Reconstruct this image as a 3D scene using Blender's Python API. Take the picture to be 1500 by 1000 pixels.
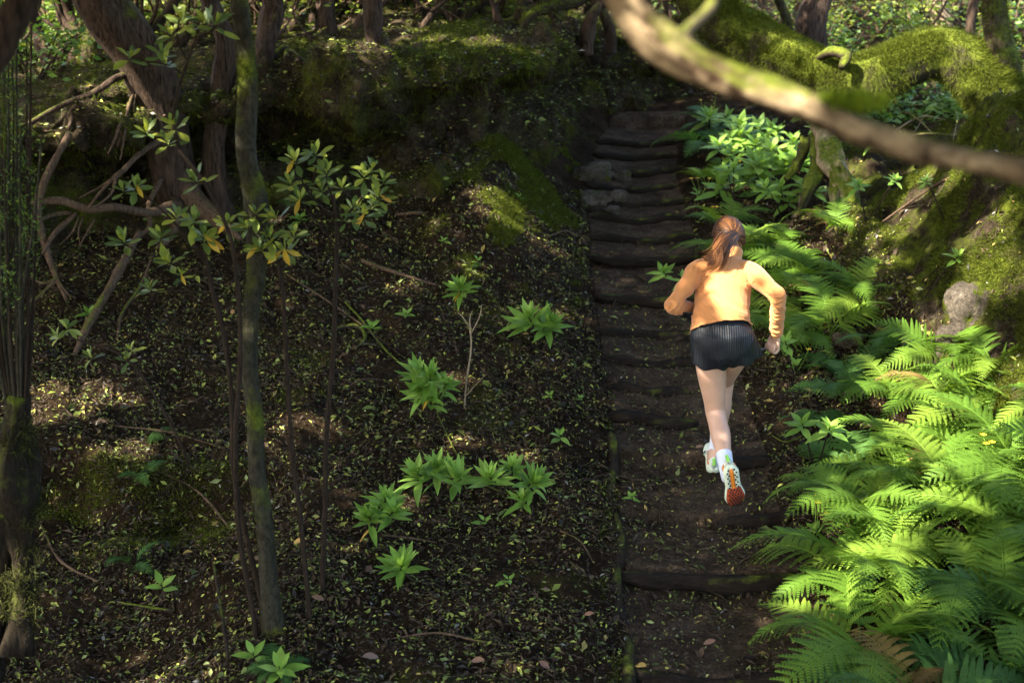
import bpy, bmesh, math, random
import numpy as np
from mathutils import Vector, Matrix, Quaternion

for _o in list(bpy.data.objects):
    bpy.data.objects.remove(_o)
scene = bpy.context.scene
COL = scene.collection
R = math.radians
rng = np.random.default_rng(11)
random.seed(11)

# ------------------------------------------------------------------ camera
CAM = np.array((0.0, 0.0, 3.2)); PITCH = R(18.0); FPX = 50.0 / 36.0 * 1500.0
cd = bpy.data.cameras.new('camera'); cam = bpy.data.objects.new('camera', cd); COL.objects.link(cam)
cam.location = CAM; cam.rotation_euler = (R(90) - PITCH, 0, 0)
cd.lens = 50; cd.sensor_width = 36; cd.clip_start = 0.05; cd.clip_end = 400
cd.dof.use_dof = True; cd.dof.focus_distance = 7.35; cd.dof.aperture_fstop = 2.6; cd.dof.aperture_blades = 0
scene.camera = cam

# ------------------------------------------------------------------ sky and sun
SUN = np.array((-0.60, -0.34, 0.72)); SUN = SUN / np.linalg.norm(SUN)
world = bpy.data.worlds.new('World'); scene.world = world; world.use_nodes = True
wn = world.node_tree.nodes; wl = world.node_tree.links
sky = wn.new('ShaderNodeTexSky'); sky.sky_type = 'NISHITA'; sky.sun_disc = False
sky.sun_elevation = math.asin(SUN[2]); sky.sun_rotation = math.atan2(SUN[0], SUN[1])
sky.air_density = 1.0; sky.dust_density = 3.0; sky.ozone_density = 0.4
wl.new(sky.outputs[0], wn['Background'].inputs[0]); wn['Background'].inputs[1].default_value = 0.15
sd = bpy.data.lights.new('sun', 'SUN'); sd.energy = 4.3; sd.angle = R(0.5); sd.color = (1.0, 0.93, 0.80)
sun = bpy.data.objects.new('sun', sd); COL.objects.link(sun)
sun.rotation_euler = Vector(SUN).to_track_quat('Z', 'Y').to_euler(); sun.location = (-6, -3, 12)
vs = scene.view_settings; vs.view_transform = 'Standard'; vs.look = 'None'; vs.exposure = 2.95; vs.gamma = 1.0
vs.use_curve_mapping = False
scene.cycles.use_denoising = True
scene.cycles.max_bounces = 6; scene.cycles.diffuse_bounces = 4; scene.cycles.glossy_bounces = 2
scene.cycles.transmission_bounces = 4; scene.cycles.transparent_max_bounces = 4
scene.cycles.sample_clamp_indirect = 4.0
scene.cycles.caustics_reflective = False; scene.cycles.caustics_refractive = False

# ------------------------------------------------------------------ helpers
def _h(ix, iy, iz, seed):
    n = (ix.astype(np.int64) * 374761393 + iy.astype(np.int64) * 668265263 + iz.astype(np.int64) * 2147483647 + seed * 1442695041) & 0xffffffff
    n = ((n ^ (n >> 13)) * 1274126177) & 0xffffffff
    n = n ^ (n >> 16)
    return (n & 0xffffff) / float(0xffffff) * 2 - 1

def vnoise(x, y, z=None, seed=0):
    x = np.asarray(x, float); y = np.asarray(y, float)
    z = np.zeros_like(x) if z is None else np.asarray(z, float)
    ix, iy, iz = np.floor(x), np.floor(y), np.floor(z)
    fx, fy, fz = x - ix, y - iy, z - iz
    u, v, w = [f * f * f * (f * (f * 6 - 15) + 10) for f in (fx, fy, fz)]
    r = 0
    for a in (0, 1):
        for b in (0, 1):
            for c in (0, 1):
                r = r + _h(ix + a, iy + b, iz + c, seed) * (u if a else 1 - u) * (v if b else 1 - v) * (w if c else 1 - w)
    return r

def fbm(x, y, z=None, s=1.0, octv=4, seed=0, gain=0.5):
    x = np.asarray(x, float) / s; y = np.asarray(y, float) / s
    z = None if z is None else np.asarray(z, float) / s
    a, t = 1.0, 0
    for k in range(octv):
        t = t + a * vnoise(x, y, z, seed + k * 17); a *= gain
        x = x * 2.03 + 3.1; y = y * 2.03 + 1.7; z = None if z is None else z * 2.03 + 5.3
    return t

def ss(a, b, x):
    t = np.clip((np.asarray(x, float) - a) / (np.asarray(b, float) - a), 0, 1)
    return t * t * (3 - 2 * t)

UPV = np.array((0, math.sin(PITCH), math.cos(PITCH))); FWD = np.array((0, math.cos(PITCH), -math.sin(PITCH)))
def ray(px, py):
    return FWD + UPV * ((500 - py) / FPX) + np.array((1.0, 0, 0)) * ((px - 750) / FPX)
def W(px, py, Y):                      # the point at ground distance Y seen along a given direction of view
    r = ray(px, py); return CAM + r * (Y / r[1])

def mesh_obj(name, verts, faces, mat, parent=None, smooth=True, cols=None):
    me = bpy.data.meshes.new(name)
    verts = np.asarray(verts, np.float32).reshape(-1, 3)
    if isinstance(faces, np.ndarray):
        nf, k = faces.shape
        me.vertices.add(len(verts)); me.vertices.foreach_set('co', verts.ravel())
        me.loops.add(nf * k); me.loops.foreach_set('vertex_index', faces.astype(np.int32).ravel())
        me.polygons.add(nf); me.polygons.foreach_set('loop_start', np.arange(0, nf * k, k, dtype=np.int32))
        me.polygons.foreach_set('loop_total', np.full(nf, k, np.int32))
        me.update(calc_edges=True)
    else:
        me.from_pydata([tuple(v) for v in verts.tolist()], [], faces); me.update()
    if smooth:
        me.polygons.foreach_set('use_smooth', np.ones(len(me.polygons), bool))
    if cols is not None:
        at = me.color_attributes.new('Col', 'FLOAT_COLOR', 'POINT')
        c = np.ones((len(verts), 4), np.float32); c[:, :3] = cols
        at.data.foreach_set('color', c.ravel())
    if mat is not None: me.materials.append(mat)
    o = bpy.data.objects.new(name, me); COL.objects.link(o)
    if parent is not None: o.parent = parent
    return o

def tag(o, label=None, cat=None, group=None, kind=None):
    if label: o['label'] = label
    if cat: o['category'] = cat
    if group: o['group'] = group
    if kind: o['kind'] = kind
    return o

def thing(name, label, cat, loc=(0, 0, 0), group=None):
    o = bpy.data.objects.new(name, None); COL.objects.link(o); o.location = tuple(float(v) for v in loc)
    o.empty_display_size = 0.1
    return tag(o, label, cat, group)

def link_copy(src, name, parent, mw, mat=None):   # a copy sharing mesh data
    o = src.copy(); o.name = name; COL.objects.link(o); o.parent = parent; o.matrix_local = mw
    return o

def catmull(P, n):
    P = np.asarray(P, float)
    if len(P) == 2: P = np.array([P[0], P[0] * .67 + P[1] * .33, P[0] * .33 + P[1] * .67, P[1]])
    Q = np.vstack([2 * P[0] - P[1], P, 2 * P[-1] - P[-2]])
    t = np.linspace(0, len(P) - 1 - 1e-6, n); i = np.floor(t).astype(int); f = (t - i)[:, None]
    a, b, c, d = Q[i], Q[i + 1], Q[i + 2], Q[i + 3]
    return .5 * ((2 * b) + (-a + c) * f + (2 * a - 5 * b + 4 * c - d) * f ** 2 + (-a + 3 * b - 3 * c + d) * f ** 3)

def frames(P):
    T = np.gradient(P, axis=0); T /= np.linalg.norm(T, axis=1)[:, None] + 1e-9
    up = np.array((0, 0, 1.0)) if abs(T[0][2]) < .9 else np.array((1.0, 0, 0))
    N = np.zeros_like(P); n = np.cross(T[0], np.cross(up, T[0])); n /= np.linalg.norm(n); N[0] = n
    for k in range(1, len(P)):
        n = N[k - 1] - T[k] * np.dot(N[k - 1], T[k]); N[k] = n / (np.linalg.norm(n) + 1e-9)
    return T, N, np.cross(T, N)

def tube(P, rad, seg=8, n=None, rough=0.0, groove=0.0, seed=0, flat=1.0, twist=0.0):
    P = np.asarray(P, float)
    n = n or max(6, len(P) * 4)
    C = catmull(P, n)
    r = np.interp(np.linspace(0, 1, n), np.linspace(0, 1, len(rad)), rad)
    T, N, B = frames(C)
    s = np.concatenate([[0], np.cumsum(np.linalg.norm(np.diff(C, axis=0), axis=1))])
    A = np.linspace(0, 2 * np.pi, seg, endpoint=False)[None, :] + twist * s[:, None]
    ca, sa = np.cos(A), np.sin(A)
    rr = np.repeat(r[:, None], seg, 1)
    if rough or groove:
        S = np.repeat(s[:, None], seg, 1)
        A0 = np.repeat(np.linspace(0, 2 * np.pi, seg, endpoint=False)[None, :], n, 0)
        rm = r.max() + 1e-6
        rr = rr * (1 + rough * fbm(np.cos(A0) * 1.2 + seed, np.sin(A0) * 1.2, S / (rm * 3.0), 1, 3, seed)
                   + groove * fbm(np.cos(A0) * 4.5, np.sin(A0) * 4.5 + seed, S / (rm * 7.0), 1, 2, seed + 5))
    V = C[:, None, :] + N[:, None, :] * (ca * rr)[..., None] + B[:, None, :] * (sa * rr * flat)[..., None]
    V = V.reshape(-1, 3)
    i = np.arange(n - 1)[:, None] * seg; j = np.arange(seg)[None, :]; j2 = (j + 1) % seg
    F = np.stack([i + j, i + j2, i + seg + j2, i + seg + j], -1).reshape(-1, 4)
    c0 = len(V); V = np.vstack([V, C[0], C[-1]])
    F = [tuple(f) for f in F.tolist()]
    F += [(int((k + 1) % seg), int(k), c0) for k in range(seg)]
    e = (n - 1) * seg
    F += [(e + k, e + (k + 1) % seg, c0 + 1) for k in range(seg)]
    return V, F

def join(parts):
    V, F, o = [], [], 0
    for v, f in parts:
        V.append(v); F += [tuple(i + o for i in q) for q in f]; o += len(v)
    return np.vstack(V), F

# leaves as many small folded quads with a colour each: centre, direction, normal, length, width
def leaf_cloud(C, D, Nn, L, Wd, bend=0.15):
    C, D, Nn = [np.asarray(a, float) for a in (C, D, Nn)]
    D = D / (np.linalg.norm(D, axis=1)[:, None] + 1e-9)
    S = np.cross(D, Nn); S /= np.linalg.norm(S, axis=1)[:, None] + 1e-9
    U = np.cross(S, D)
    L = np.asarray(L)[:, None]; Wd = np.asarray(Wd)[:, None]
    a = C; b = C + D * L * .5 + S * Wd * .5 + U * L * bend * .5; c = C + D * L - U * L * bend * .3; d = C + D * L * .5 - S * Wd * .5 + U * L * bend * .5
    V = np.stack([a, b, c, d], 1).reshape(-1, 3)
    k = np.arange(len(C))[:, None] * 4
    F = np.concatenate([k + np.array([[0, 1, 2]]), k + np.array([[0, 2, 3]])], 1).reshape(-1, 3)
    return V, F

def rand_dirs(n, zmin=-1, zmax=1):
    z = rng.uniform(zmin, zmax, n); a = rng.uniform(0, 2 * np.pi, n); q = np.sqrt(1 - z * z)
    return np.stack([q * np.cos(a), q * np.sin(a), z], 1)

# ------------------------------------------------------------------ materials
def new_mat(name):
    m = bpy.data.materials.new(name); m.use_nodes = True
    return m, m.node_tree.nodes, m.node_tree.links, m.node_tree.nodes['Principled BSDF']

def noise_node(N, L, scale, detail=6, rough=.6, coord=None, vec_scale=None):
    n = N.new('ShaderNodeTexNoise'); n.inputs['Scale'].default_value = scale
    n.inputs['Detail'].default_value = detail; n.inputs['Roughness'].default_value = rough
    if coord is not None:
        if vec_scale:
            mp = N.new('ShaderNodeMapping'); mp.inputs['Scale'].default_value = vec_scale
            L.new(coord, mp.inputs[0]); L.new(mp.outputs[0], n.inputs['Vector'])
        else: L.new(coord, n.inputs['Vector'])
    return n

def ramp(N, L, fac, stops):
    r = N.new('ShaderNodeValToRGB'); e = r.color_ramp.elements
    while len(e) < len(stops): e.new(.5)
    for q, (p, c) in zip(e, stops):
        q.position = p; q.color = (*c, 1) if len(c) == 3 else c
    L.new(fac, r.inputs[0]); return r

def mixc(N, L, fac, a, b, mode='MIX'):
    m = N.new('ShaderNodeMix'); m.data_type = 'RGBA'; m.blend_type = mode
    if isinstance(fac, float): m.inputs[0].default_value = fac
    else: L.new(fac, m.inputs[0])
    for k, v in ((6, a), (7, b)):
        if isinstance(v, tuple): m.inputs[k].default_value = (*v, 1)
        else: L.new(v, m.inputs[k])
    return m.outputs[2]

def bump(N, L, bsdf, h, strength=.6, dist=.02):
    b = N.new('ShaderNodeBump'); b.inputs['Strength'].default_value = strength; b.inputs['Distance'].default_value = dist
    L.new(h, b.inputs['Height']); L.new(b.outputs[0], bsdf.inputs['Normal']); return b

MOSS_A = (.026, .036, .005); MOSS_B = (.130, .155, .016)
def ground_mat(name, c0, c1, c2, moss_lo, moss_hi, moss_scale=1.6, patch=None):
    m, N, L, b = new_mat(name)
    g = N.new('ShaderNodeNewGeometry').outputs['Position']
    n1 = noise_node(N, L, 5.0, 8, .7, g); n2 = noise_node(N, L, 42.0, 5, .7, g); n3 = noise_node(N, L, moss_scale, 6, .65, g)
    base = ramp(N, L, n1.outputs[0], [(.3, c0), (.52, c1), (.75, c2)]).outputs[0]
    spk = ramp(N, L, n2.outputs[0], [(.35, (.45, .45, .45)), (.65, (1.5, 1.45, 1.35))]).outputs[0]
    base = mixc(N, L, .85, base, spk, 'MULTIPLY')
    mm = ramp(N, L, n3.outputs[0], [(moss_lo, (0, 0, 0)), (moss_hi, (1, 1, 1))]).outputs[0]
    n4 = noise_node(N, L, 26.0, 5, .7, g)
    moss = ramp(N, L, n4.outputs[0], [(.3, MOSS_A), (.7, MOSS_B)]).outputs[0]
    L.new(mixc(N, L, mm, base, moss), b.inputs['Base Color'])
    b.inputs['Roughness'].default_value = .95; b.inputs['Specular IOR Level'].default_value = .03
    n5 = noise_node(N, L, 18.0, 10, .75, g)
    bump(N, L, b, n5.outputs[0], 1.0, .09)
    return m
M_SOIL = ground_mat('soil', (.013, .0085, .005), (.034, .0225, .013), (.072, .047, .027), .60, .78, 1.3)
M_BANK = ground_mat('bank_earth', (.016, .012, .008), (.055, .042, .026), (.13, .10, .064), .50, .68, 2.4)
M_RBANK = ground_mat('right_bank_earth', (.014, .010, .006), (.045, .033, .021), (.17, .135, .095), .44, .58, 3.2)
M_TREAD = ground_mat('trodden_soil', (.036, .025, .017), (.080, .057, .039), (.14, .104, .074), .74, .88, 1.8)

def bark_mat(name, c0, c1, moss=0.0, scale=14, vec=(3, 3, .6), lo=.3, hi=.7):
    m, N, L, b = new_mat(name)
    tc = N.new('ShaderNodeTexCoord').outputs['Object']
    n1 = noise_node(N, L, scale, 8, .7, tc, vec); n2 = noise_node(N, L, 3.5, 5, .6, tc)
    base = ramp(N, L, n1.outputs[0], [(lo, c0), (hi, c1)]).outputs[0]
    if moss > 0:
        nn = N.new('ShaderNodeNewGeometry'); sp = N.new('ShaderNodeSeparateXYZ'); L.new(nn.outputs['Normal'], sp.inputs[0])
        ad = N.new('ShaderNodeMath'); ad.operation = 'MULTIPLY_ADD'; L.new(sp.outputs[2], ad.inputs[0])
        ad.inputs[1].default_value = .22; L.new(n2.outputs[0], ad.inputs[2])
        mk = ramp(N, L, ad.outputs[0], [(.72 - .45 * moss, (0, 0, 0)), (.86 - .45 * moss, (1, 1, 1))]).outputs[0]
        n4 = noise_node(N, L, 40, 4, .7, tc)
        ms = ramp(N, L, n4.outputs[0], [(.3, MOSS_A), (.7, MOSS_B)]).outputs[0]
        base = mixc(N, L, mk, base, ms)
    L.new(base, b.inputs['Base Color']); b.inputs['Roughness'].default_value = .85
    b.inputs['Specular IOR Level'].default_value = .08
    bump(N, L, b, n1.outputs[0], .9, .02)
    return m
M_BARK_RED = bark_mat('reddish_bark', (.012, .008, .006), (.085, .056, .038), .16, 16, (3.2, 3.2, .45), .36, .66)
M_BARK_MOSS = bark_mat('mossy_bark', (.014, .011, .007), (.060, .044, .028), .40)
M_BARK_VEL = bark_mat('velvet_moss_bark', (.014, .011, .007), (.050, .040, .024), .62)
M_BARK_GREY = bark_mat('grey_bark', (.012, .011, .007), (.058, .052, .034), .44, 22, (2, 2, 1.2))
M_BARK_PALE = bark_mat('pale_bark', (.060, .042, .026), (.42, .32, .20), .28, 12, (2.2, 2.2, .9))
M_NEARB = bark_mat('blotched_bark', (.028, .016, .009), (.34, .25, .145), .18, 4, (2.0, 2.0, 2.0), .42, .60)
M_BARK_DK = bark_mat('dark_burl_bark', (.008, .006, .004), (.034, .025, .015), .36, 26)
M_ROOT = bark_mat('root_bark', (.030, .019, .012), (.150, .098, .062), .05, 20)
M_LOG = bark_mat('dark_log', (.005, .0035, .0025), (.026, .019, .013), .02, 16, (.8, 3, 3))  # near-black log bark, darker than the trodden soil
M_EDGE = bark_mat('rotten_log', (.008, .006, .004), (.040, .028, .018), .06, 18)
M_STEM = bark_mat('dark_stem', (.014, .010, .007), (.050, .034, .022), .05, 30)

def leaf_mat(name, ramp_stops, trans=.35, rough=.45, spec=.4, attr=False, tint=1.0):
    m, N, L, b = new_mat(name)
    out = N['Material Output']
    if attr:
        a = N.new('ShaderNodeAttribute'); a.attribute_name = 'Col'; colr = a.outputs['Color']
    else:
        oi = N.new('ShaderNodeObjectInfo')
        colr = ramp(N, L, oi.outputs['Random'], ramp_stops).outputs[0]
        g = N.new('ShaderNodeNewGeometry').outputs['Position']
        n = noise_node(N, L, 14, 3, .6, g)
        v = ramp(N, L, n.outputs[0], [(.3, (.72, .74, .7)), (.7, (1.2, 1.18, 1.1))]).outputs[0]
        colr = mixc(N, L, .8, colr, v, 'MULTIPLY')
    L.new(colr, b.inputs['Base Color']); b.inputs['Roughness'].default_value = rough
    b.inputs['Specular IOR Level'].default_value = spec
    t = N.new('ShaderNodeBsdfTranslucent'); tcol = mixc(N, L, .7, colr, (1.55, 1.5, .55), 'MULTIPLY')
    L.new(tcol, t.inputs[0])
    mx = N.new('ShaderNodeMixShader'); mx.inputs[0].default_value = trans
    L.new(b.outputs[0], mx.inputs[1]); L.new(t.outputs[0], mx.inputs[2]); L.new(mx.outputs[0], out.inputs['Surface'])
    return m
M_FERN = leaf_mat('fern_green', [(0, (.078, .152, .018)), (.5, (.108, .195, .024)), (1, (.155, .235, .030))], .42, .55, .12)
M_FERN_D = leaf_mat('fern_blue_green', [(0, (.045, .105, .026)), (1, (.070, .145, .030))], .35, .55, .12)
M_FERN_B = leaf_mat('fern_brown', [(0, (.14, .075, .03)), (1, (.20, .15, .04))], .25, .7, .2)
M_HERB = leaf_mat('herb_green', [(0, (.145, .270, .040)), (.6, (.19, .325, .056)), (1, (.25, .38, .075))], .38, .45, .22)
M_SAPLEAF = leaf_mat('sapling_leaf', [(0, (.070, .112, .040)), (.4, (.120, .165, .044)), (.8, (.24, .28, .050)), (1, (.32, .34, .060))], .42, .42, .28)
M_YLEAF = leaf_mat('yellow_leaf', [(0, (.36, .20, .015)), (1, (.42, .28, .02))], .3, .45, .4)
M_CLOUD = leaf_mat('leaf_attr', None, .36, .5, .35, attr=True)
M_LITTER = leaf_mat('litter_attr', None, .08, .65, .12, attr=True)
M_MOSS = leaf_mat('moss_attr', None, .25, .9, .1, attr=True)

def plain(name, c, rough=.6, spec=.4, n_scale=None, n_amp=.3, bump_d=0):
    m, N, L, b = new_mat(name)
    b.inputs['Base Color'].default_value = (*c, 1); b.inputs['Roughness'].default_value = rough; b.inputs['Specular IOR Level'].default_value = spec
    if n_scale:
        tc = N.new('ShaderNodeTexCoord').outputs['Object']; n = noise_node(N, L, n_scale, 5, .6, tc)
        lo = tuple(x * (1 - n_amp) for x in c); hi = tuple(min(1, x * (1 + n_amp)) for x in c)
        L.new(ramp(N, L, n.outputs[0], [(.3, lo), (.7, hi)]).outputs[0], b.inputs['Base Color'])
        if bump_d: bump(N, L, b, n.outputs[0], .7, bump_d)
    return m
M_ROCK = ground_mat('rock', (.045, .038, .030), (.12, .10, .078), (.26, .22, .175), .53, .62, 7)
M_FLOWER = plain('yellow_petal', (.75, .52, .02), .5)

# ------------------------------------------------------------------ terrain
_by = [-10, 0, 5, 6.7, 7.3, 9, 11, 13, 14.5, 20, 45]
_bz = [-1.4, -.62, -.12, .08, .146, .367, .667, 1.0, 1.22, 1.6, 2.6]
def Bz(y): return np.interp(y, _by, _bz)
_yy = np.linspace(3, 14, 2000); _py = 500 + FPX * np.tan(np.arctan2(CAM[2] - Bz(_yy), _yy) - PITCH)
def y_at(py): return float(np.interp(-py, -_py, _yy))
RIS_PX = [1120, 985, 838, 752, 668, 605, 562, 521, 480, 430, 372, 342, 312, 290, 268, 244, 222, 204]
RIS = np.array([y_at(p) for p in RIS_PX])
RIS_ALL = np.concatenate([[3.2, 3.8, 4.4], RIS[RIS > 4.6], [13.4]])
PX0 = 1.0
def path_c(y): return np.interp(y, [4, 6, 8, 10, 12, 13, 14.2], [.93, .95, 1.0, .98, 1.02, 1.16, 1.5])
def path_w(y): return np.interp(y, [4, 6, 8, 10, 12, 13, 14], [.47, .45, .44, .44, .40, .38, .36])
def H(x, y):
    x = np.asarray(x, float); y = np.asarray(y, float)
    b = Bz(y)
    # the stepped path
    c, w = path_c(y), path_w(y)
    yw = y + .025 * fbm(x, y * .2, None, .35, 2, 3) - .10 * (x - c) ** 2 + .03 * (x - c)
    k = np.clip(np.searchsorted(RIS_ALL, yw) - 1, 0, len(RIS_ALL) - 2)
    y0, y1 = RIS_ALL[k], RIS_ALL[k + 1]
    t = yw - y0
    z0 = Bz(y0); zprev = Bz(RIS_ALL[np.maximum(k - 1, 0)]) + .12 * (z0 - Bz(RIS_ALL[np.maximum(k - 1, 0)]))
    st = z0 + .12 * (Bz(yw) - z0)
    st = np.where(yw < RIS_ALL[0], b, zprev + (st - zprev) * ss(0, .035, t))
    st = st - .03 * ss(.9, 0, np.abs(x - c) / w)
    st = np.where(yw > RIS_ALL[-1], b, st)
    # left bank
    cut = np.interp(y, [4, 8.2, 9.5, 11, 13], [.05, .07, .20, .42, .45])
    sl = np.interp(y, [5, 7, 10.5, 13], [.06, .05, .07, .10])
    u = np.maximum(c - w - x, 0)
    left = b + cut * ss(0, np.interp(y, [8, 10, 12], [.30, .75, .85]), u) + sl * np.minimum(u, 4.5)
    left = left + np.where(y > 8.5, 1, 0) * .16 * np.exp(-((u - .80) / .30) ** 2) * ss(8.8, 10.2, y) * ss(12.5, 11.5, y)
    left = left - .30 * ss(-1.0, -1.75, x) * ss(6.95, 6.7, y + .25 * fbm(x, y, None, .8, 2, 41))
    left = left + .05 * ss(.25, 0, np.abs(x + 1.0 - .3 * (y - 8.2)))* ss(8.8, 8.2, y) * ss(7.0, 7.5, y)
    left = left + .055 * fbm(x, y, None, .9, 3, 7) * ss(0, .4, u) + .020 * fbm(x, y, None, .18, 3, 9) * ss(0, .15, u)
    left = np.where(y > 11.5, np.minimum(left, 1.62), left)
    # right side
    v = np.maximum(x - c - w, 0)
    x0 = np.interp(y, [5, 7, 8, 9, 10, 11, 13, 15], [2.85, 2.68, 2.40, 2.18, 2.25, 2.45, 2.8, 3.2])
    A = np.interp(y, [4, 8.8, 9.6, 10.4, 11.2, 13, 18], [1.08, 1.08, .85, .42, .12, .03, .12])
    e = x - x0
    rise = np.where(e > 0, 1.15 * np.minimum(e, 1.0) + .18 * np.clip(e - 1.0, 0, 6), 0)
    rise = rise * A + .14 * ss(-.5, .15, e) * np.clip(A * 1.5, 0, 1)
    right = b + .05 * ss(0, .2, v) + .06 * v + rise
    right = right + ((.06 + .08 * ss(-.2, .5, e)) * fbm(x, y, None, .55, 4, 21) - .16 * ss(-.1, .3, e) * np.abs(fbm(x, y * .6, None, .45, 4, 25))) * ss(0, .5, v) + .022 * fbm(x, y, None, .15, 3, 23) * ss(0, .2, v)
    side = np.where(x < c, left, right)
    wgt = ss(w + .03, w - .05, np.abs(x - c)) * ss(14.0, 13.4, y)
    z = side * (1 - wgt) + st * wgt
    return z + .006 * fbm(x, y, None, .07, 2, 33)
def Hs(x, y): return float(H(np.array([x]), np.array([y]))[0])
def G(px, py, y0=4.0, y1=18.0):         # where a direction of view meets the terrain
    r = ray(px, py); Y = np.linspace(y0, y1, 900); P = CAM[None] + r[None] * (Y / r[1])[:, None]
    d = P[:, 2] - H(P[:, 0], P[:, 1]); i = np.argmax(d < 0)
    if d[i] >= 0: i = len(Y) - 1
    return np.array((P[i, 0], P[i, 1], float(H(P[i:i + 1, 0], P[i:i + 1, 1])[0])))

def axis(parts):
    out = []
    for a, b, st in parts: out.append(np.arange(a, b, st))
    return np.concatenate(out)
gx = axis([(-60, -14, 4.), (-14, -5, .3), (-5, -3, .06), (-3, 4.2, .026), (4.2, 7, .08), (7, 16, .4), (16, 62, 4.)])
gy = axis([(-30, 0, 3.), (0, 4.4, .2), (4.4, 9.5, .024), (9.5, 13.6, .03), (13.6, 20, .1), (20, 40, 1.), (40, 92, 4.)])
XX, YY = np.meshgrid(gx, gy)
ZZ = H(XX.ravel(), YY.ravel())
nx, ny = len(gx), len(gy)
ii = (np.arange(ny - 1)[:, None] * nx + np.arange(nx - 1)[None, :]).ravel()
GF = np.stack([ii, ii + 1, ii + nx + 1, ii + nx], 1)
ground = mesh_obj('ground', np.stack([XX.ravel(), YY.ravel(), ZZ], 1), GF, M_SOIL)
tag(ground, 'dark leaf strewn forest soil rising beside the path', None, None, 'structure')
ground.data.materials.append(M_TREAD)
_fc = np.stack([XX.ravel()[ii], YY.ravel()[ii]], 1)
_mi = (np.abs(_fc[:, 0] - path_c(_fc[:, 1])) < path_w(_fc[:, 1]) - .03) & (_fc[:, 1] < 13.6) & (_fc[:, 1] > 2)
ground.data.materials.append(M_RBANK)
_rb = (_fc[:, 0] > np.interp(_fc[:, 1], [5, 7, 8, 9, 10, 11, 13], [2.9, 2.72, 2.47, 2.27, 2.32, 2.5, 2.9]) + .08 * fbm(_fc[:, 0], _fc[:, 1], None, .3, 2, 88)) & (_fc[:, 1] > 5) & (_fc[:, 1] < 16)
ground.data.polygons.foreach_set('material_index', _mi.astype(np.int32) + 2 * _rb.astype(np.int32))

# ------------------------------------------------------------------ the earth bank behind
CURVE = np.array([(-9.5, 6.3), (-6.5, 7.7), (-4.6, 8.6), (-3.3, 9.25), (-2.3, 9.85), (-1.5, 10.25), (-.75, 10.35), (-.2, 10.75), (.14, 11.5), (.30, 12.3), (.42, 13.0), (.75, 13.6), (1.25, 13.95), (1.9, 14.2), (2.7, 14.7), (3.8, 15.3), (5.5, 16.5)])
NS = 620
cs = catmull(CURVE, NS); tg = np.gradient(cs, axis=0); tg /= np.linalg.norm(tg, axis=1)[:, None]
outw = np.stack([tg[:, 1], -tg[:, 0]], 1)
sx = cs[:, 0]
top = np.interp(sx, [-9, -4, -3, -2, -1, -.2, .3, .6, 1.1, 1.7, 2.6, 3.8, 5.5], [1.72, 1.70, 1.72, 1.84, 1.92, 1.98, 1.93, 1.86, 1.74, 1.66, 1.5, 1.3, 1.3])
rec = np.interp(sx, [-9, -4.4, -3.3, -2.4, -1.8, -1.0, -.5, -.1, .2, .45, 1.2, 2.6, 5], [.2, .45, .75, .50, .50, .55, .22, .08, .14, .10, .04, .0, .0])
ovh = np.interp(sx, [-9, -3.3, -1.5, -.6, -.1, .25, .5, .9, 1.4, 5], [.12, .20, .30, .42, .30, .24, .14, .0, -.15, -.30])
pin = np.interp(sx, [-9, -3, -.5, .3, 1.0, 3, 5.5], [-.45, -.25, -.22, -.25, .0, .25, .35])
gd = H(cs[:, 0], cs[:, 1])
prof_t = [(0, .12, -.35), (0, .08, -.06), (1, 0, .10), (1, -.55, .22), (1, -1.0, .36), (1, -.95, .50), (1, -.45, .62), (2, .55, .72), (2, .95, .82), (2, 1.0, .90), (2, .75, .975), (2, .25, 1.01)]
rows = []
for q, d, zz in prof_t:
    dd = np.full(NS, d) if q == 0 else (d * rec if q == 1 else d * ovh)
    h = top - gd
    rows.append((dd, gd + zz * h))
NT1 = 64
PD = np.array([r[0] for r in rows]); PZ = np.array([r[1] for r in rows])
tt = np.linspace(0, len(rows) - 1, NT1)
def colinterp(Pm):
    return catmull(Pm, NT1)
PD = colinterp(PD); PZ = colinterp(PZ)
bx = cs[None, :, 0] + outw[None, :, 0] * PD; by_ = cs[None, :, 1] + outw[None, :, 1] * PD; bz = PZ
pd = np.concatenate([np.linspace(.12, 3.5, 46), np.linspace(3.8, 8, 18), [10, 14, 20, 30]])
px_ = bx[-1][None] + pin[None, :] * pd[:, None]; py_ = by_[-1][None] + np.ones(NS)[None] * pd[:, None]
pz_ = bz[-1][None] + .02 * np.minimum(pd, 2.0)[:, None] + .012 * pd[:, None] + np.zeros(NS)[None]
BX = np.vstack([bx, px_]); BY = np.vstack([by_, py_]); BZ = np.vstack([bz, pz_])
NR = BX.shape[0]
def grid_normals(BX, BY, BZ):
    P = np.stack([BX, BY, BZ], -1); du = np.gradient(P, axis=1); dv = np.gradient(P, axis=0)
    n = np.cross(du, dv); n /= np.linalg.norm(n, axis=-1)[..., None] + 1e-9; return n
nrm = grid_normals(BX, BY, BZ)
lump = .17 * fbm(BX.ravel(), BY.ravel(), BZ.ravel(), .55, 3, 51) + .085 * np.abs(fbm(BX.ravel(), BY.ravel(), BZ.ravel() * .6, .22, 4, 57)) + .030 * fbm(BX.ravel(), BY.ravel(), BZ.ravel(), .06, 3, 59)
lump = lump.reshape(NR, NS)
vert = np.clip(1 - np.arange(NR) / float(NT1), 0, 1)[:, None]
amp = np.where(np.arange(NR)[:, None] < NT1, 1.0, .6)
amp = amp * ss(0, 4, np.arange(NR))[:, None]
BX = BX + nrm[..., 0] * lump * amp; BY = BY + nrm[..., 1] * lump * amp; BZ = BZ + nrm[..., 2] * lump * amp
BV = np.stack([BX, BY, BZ], -1).reshape(-1, 3)
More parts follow.
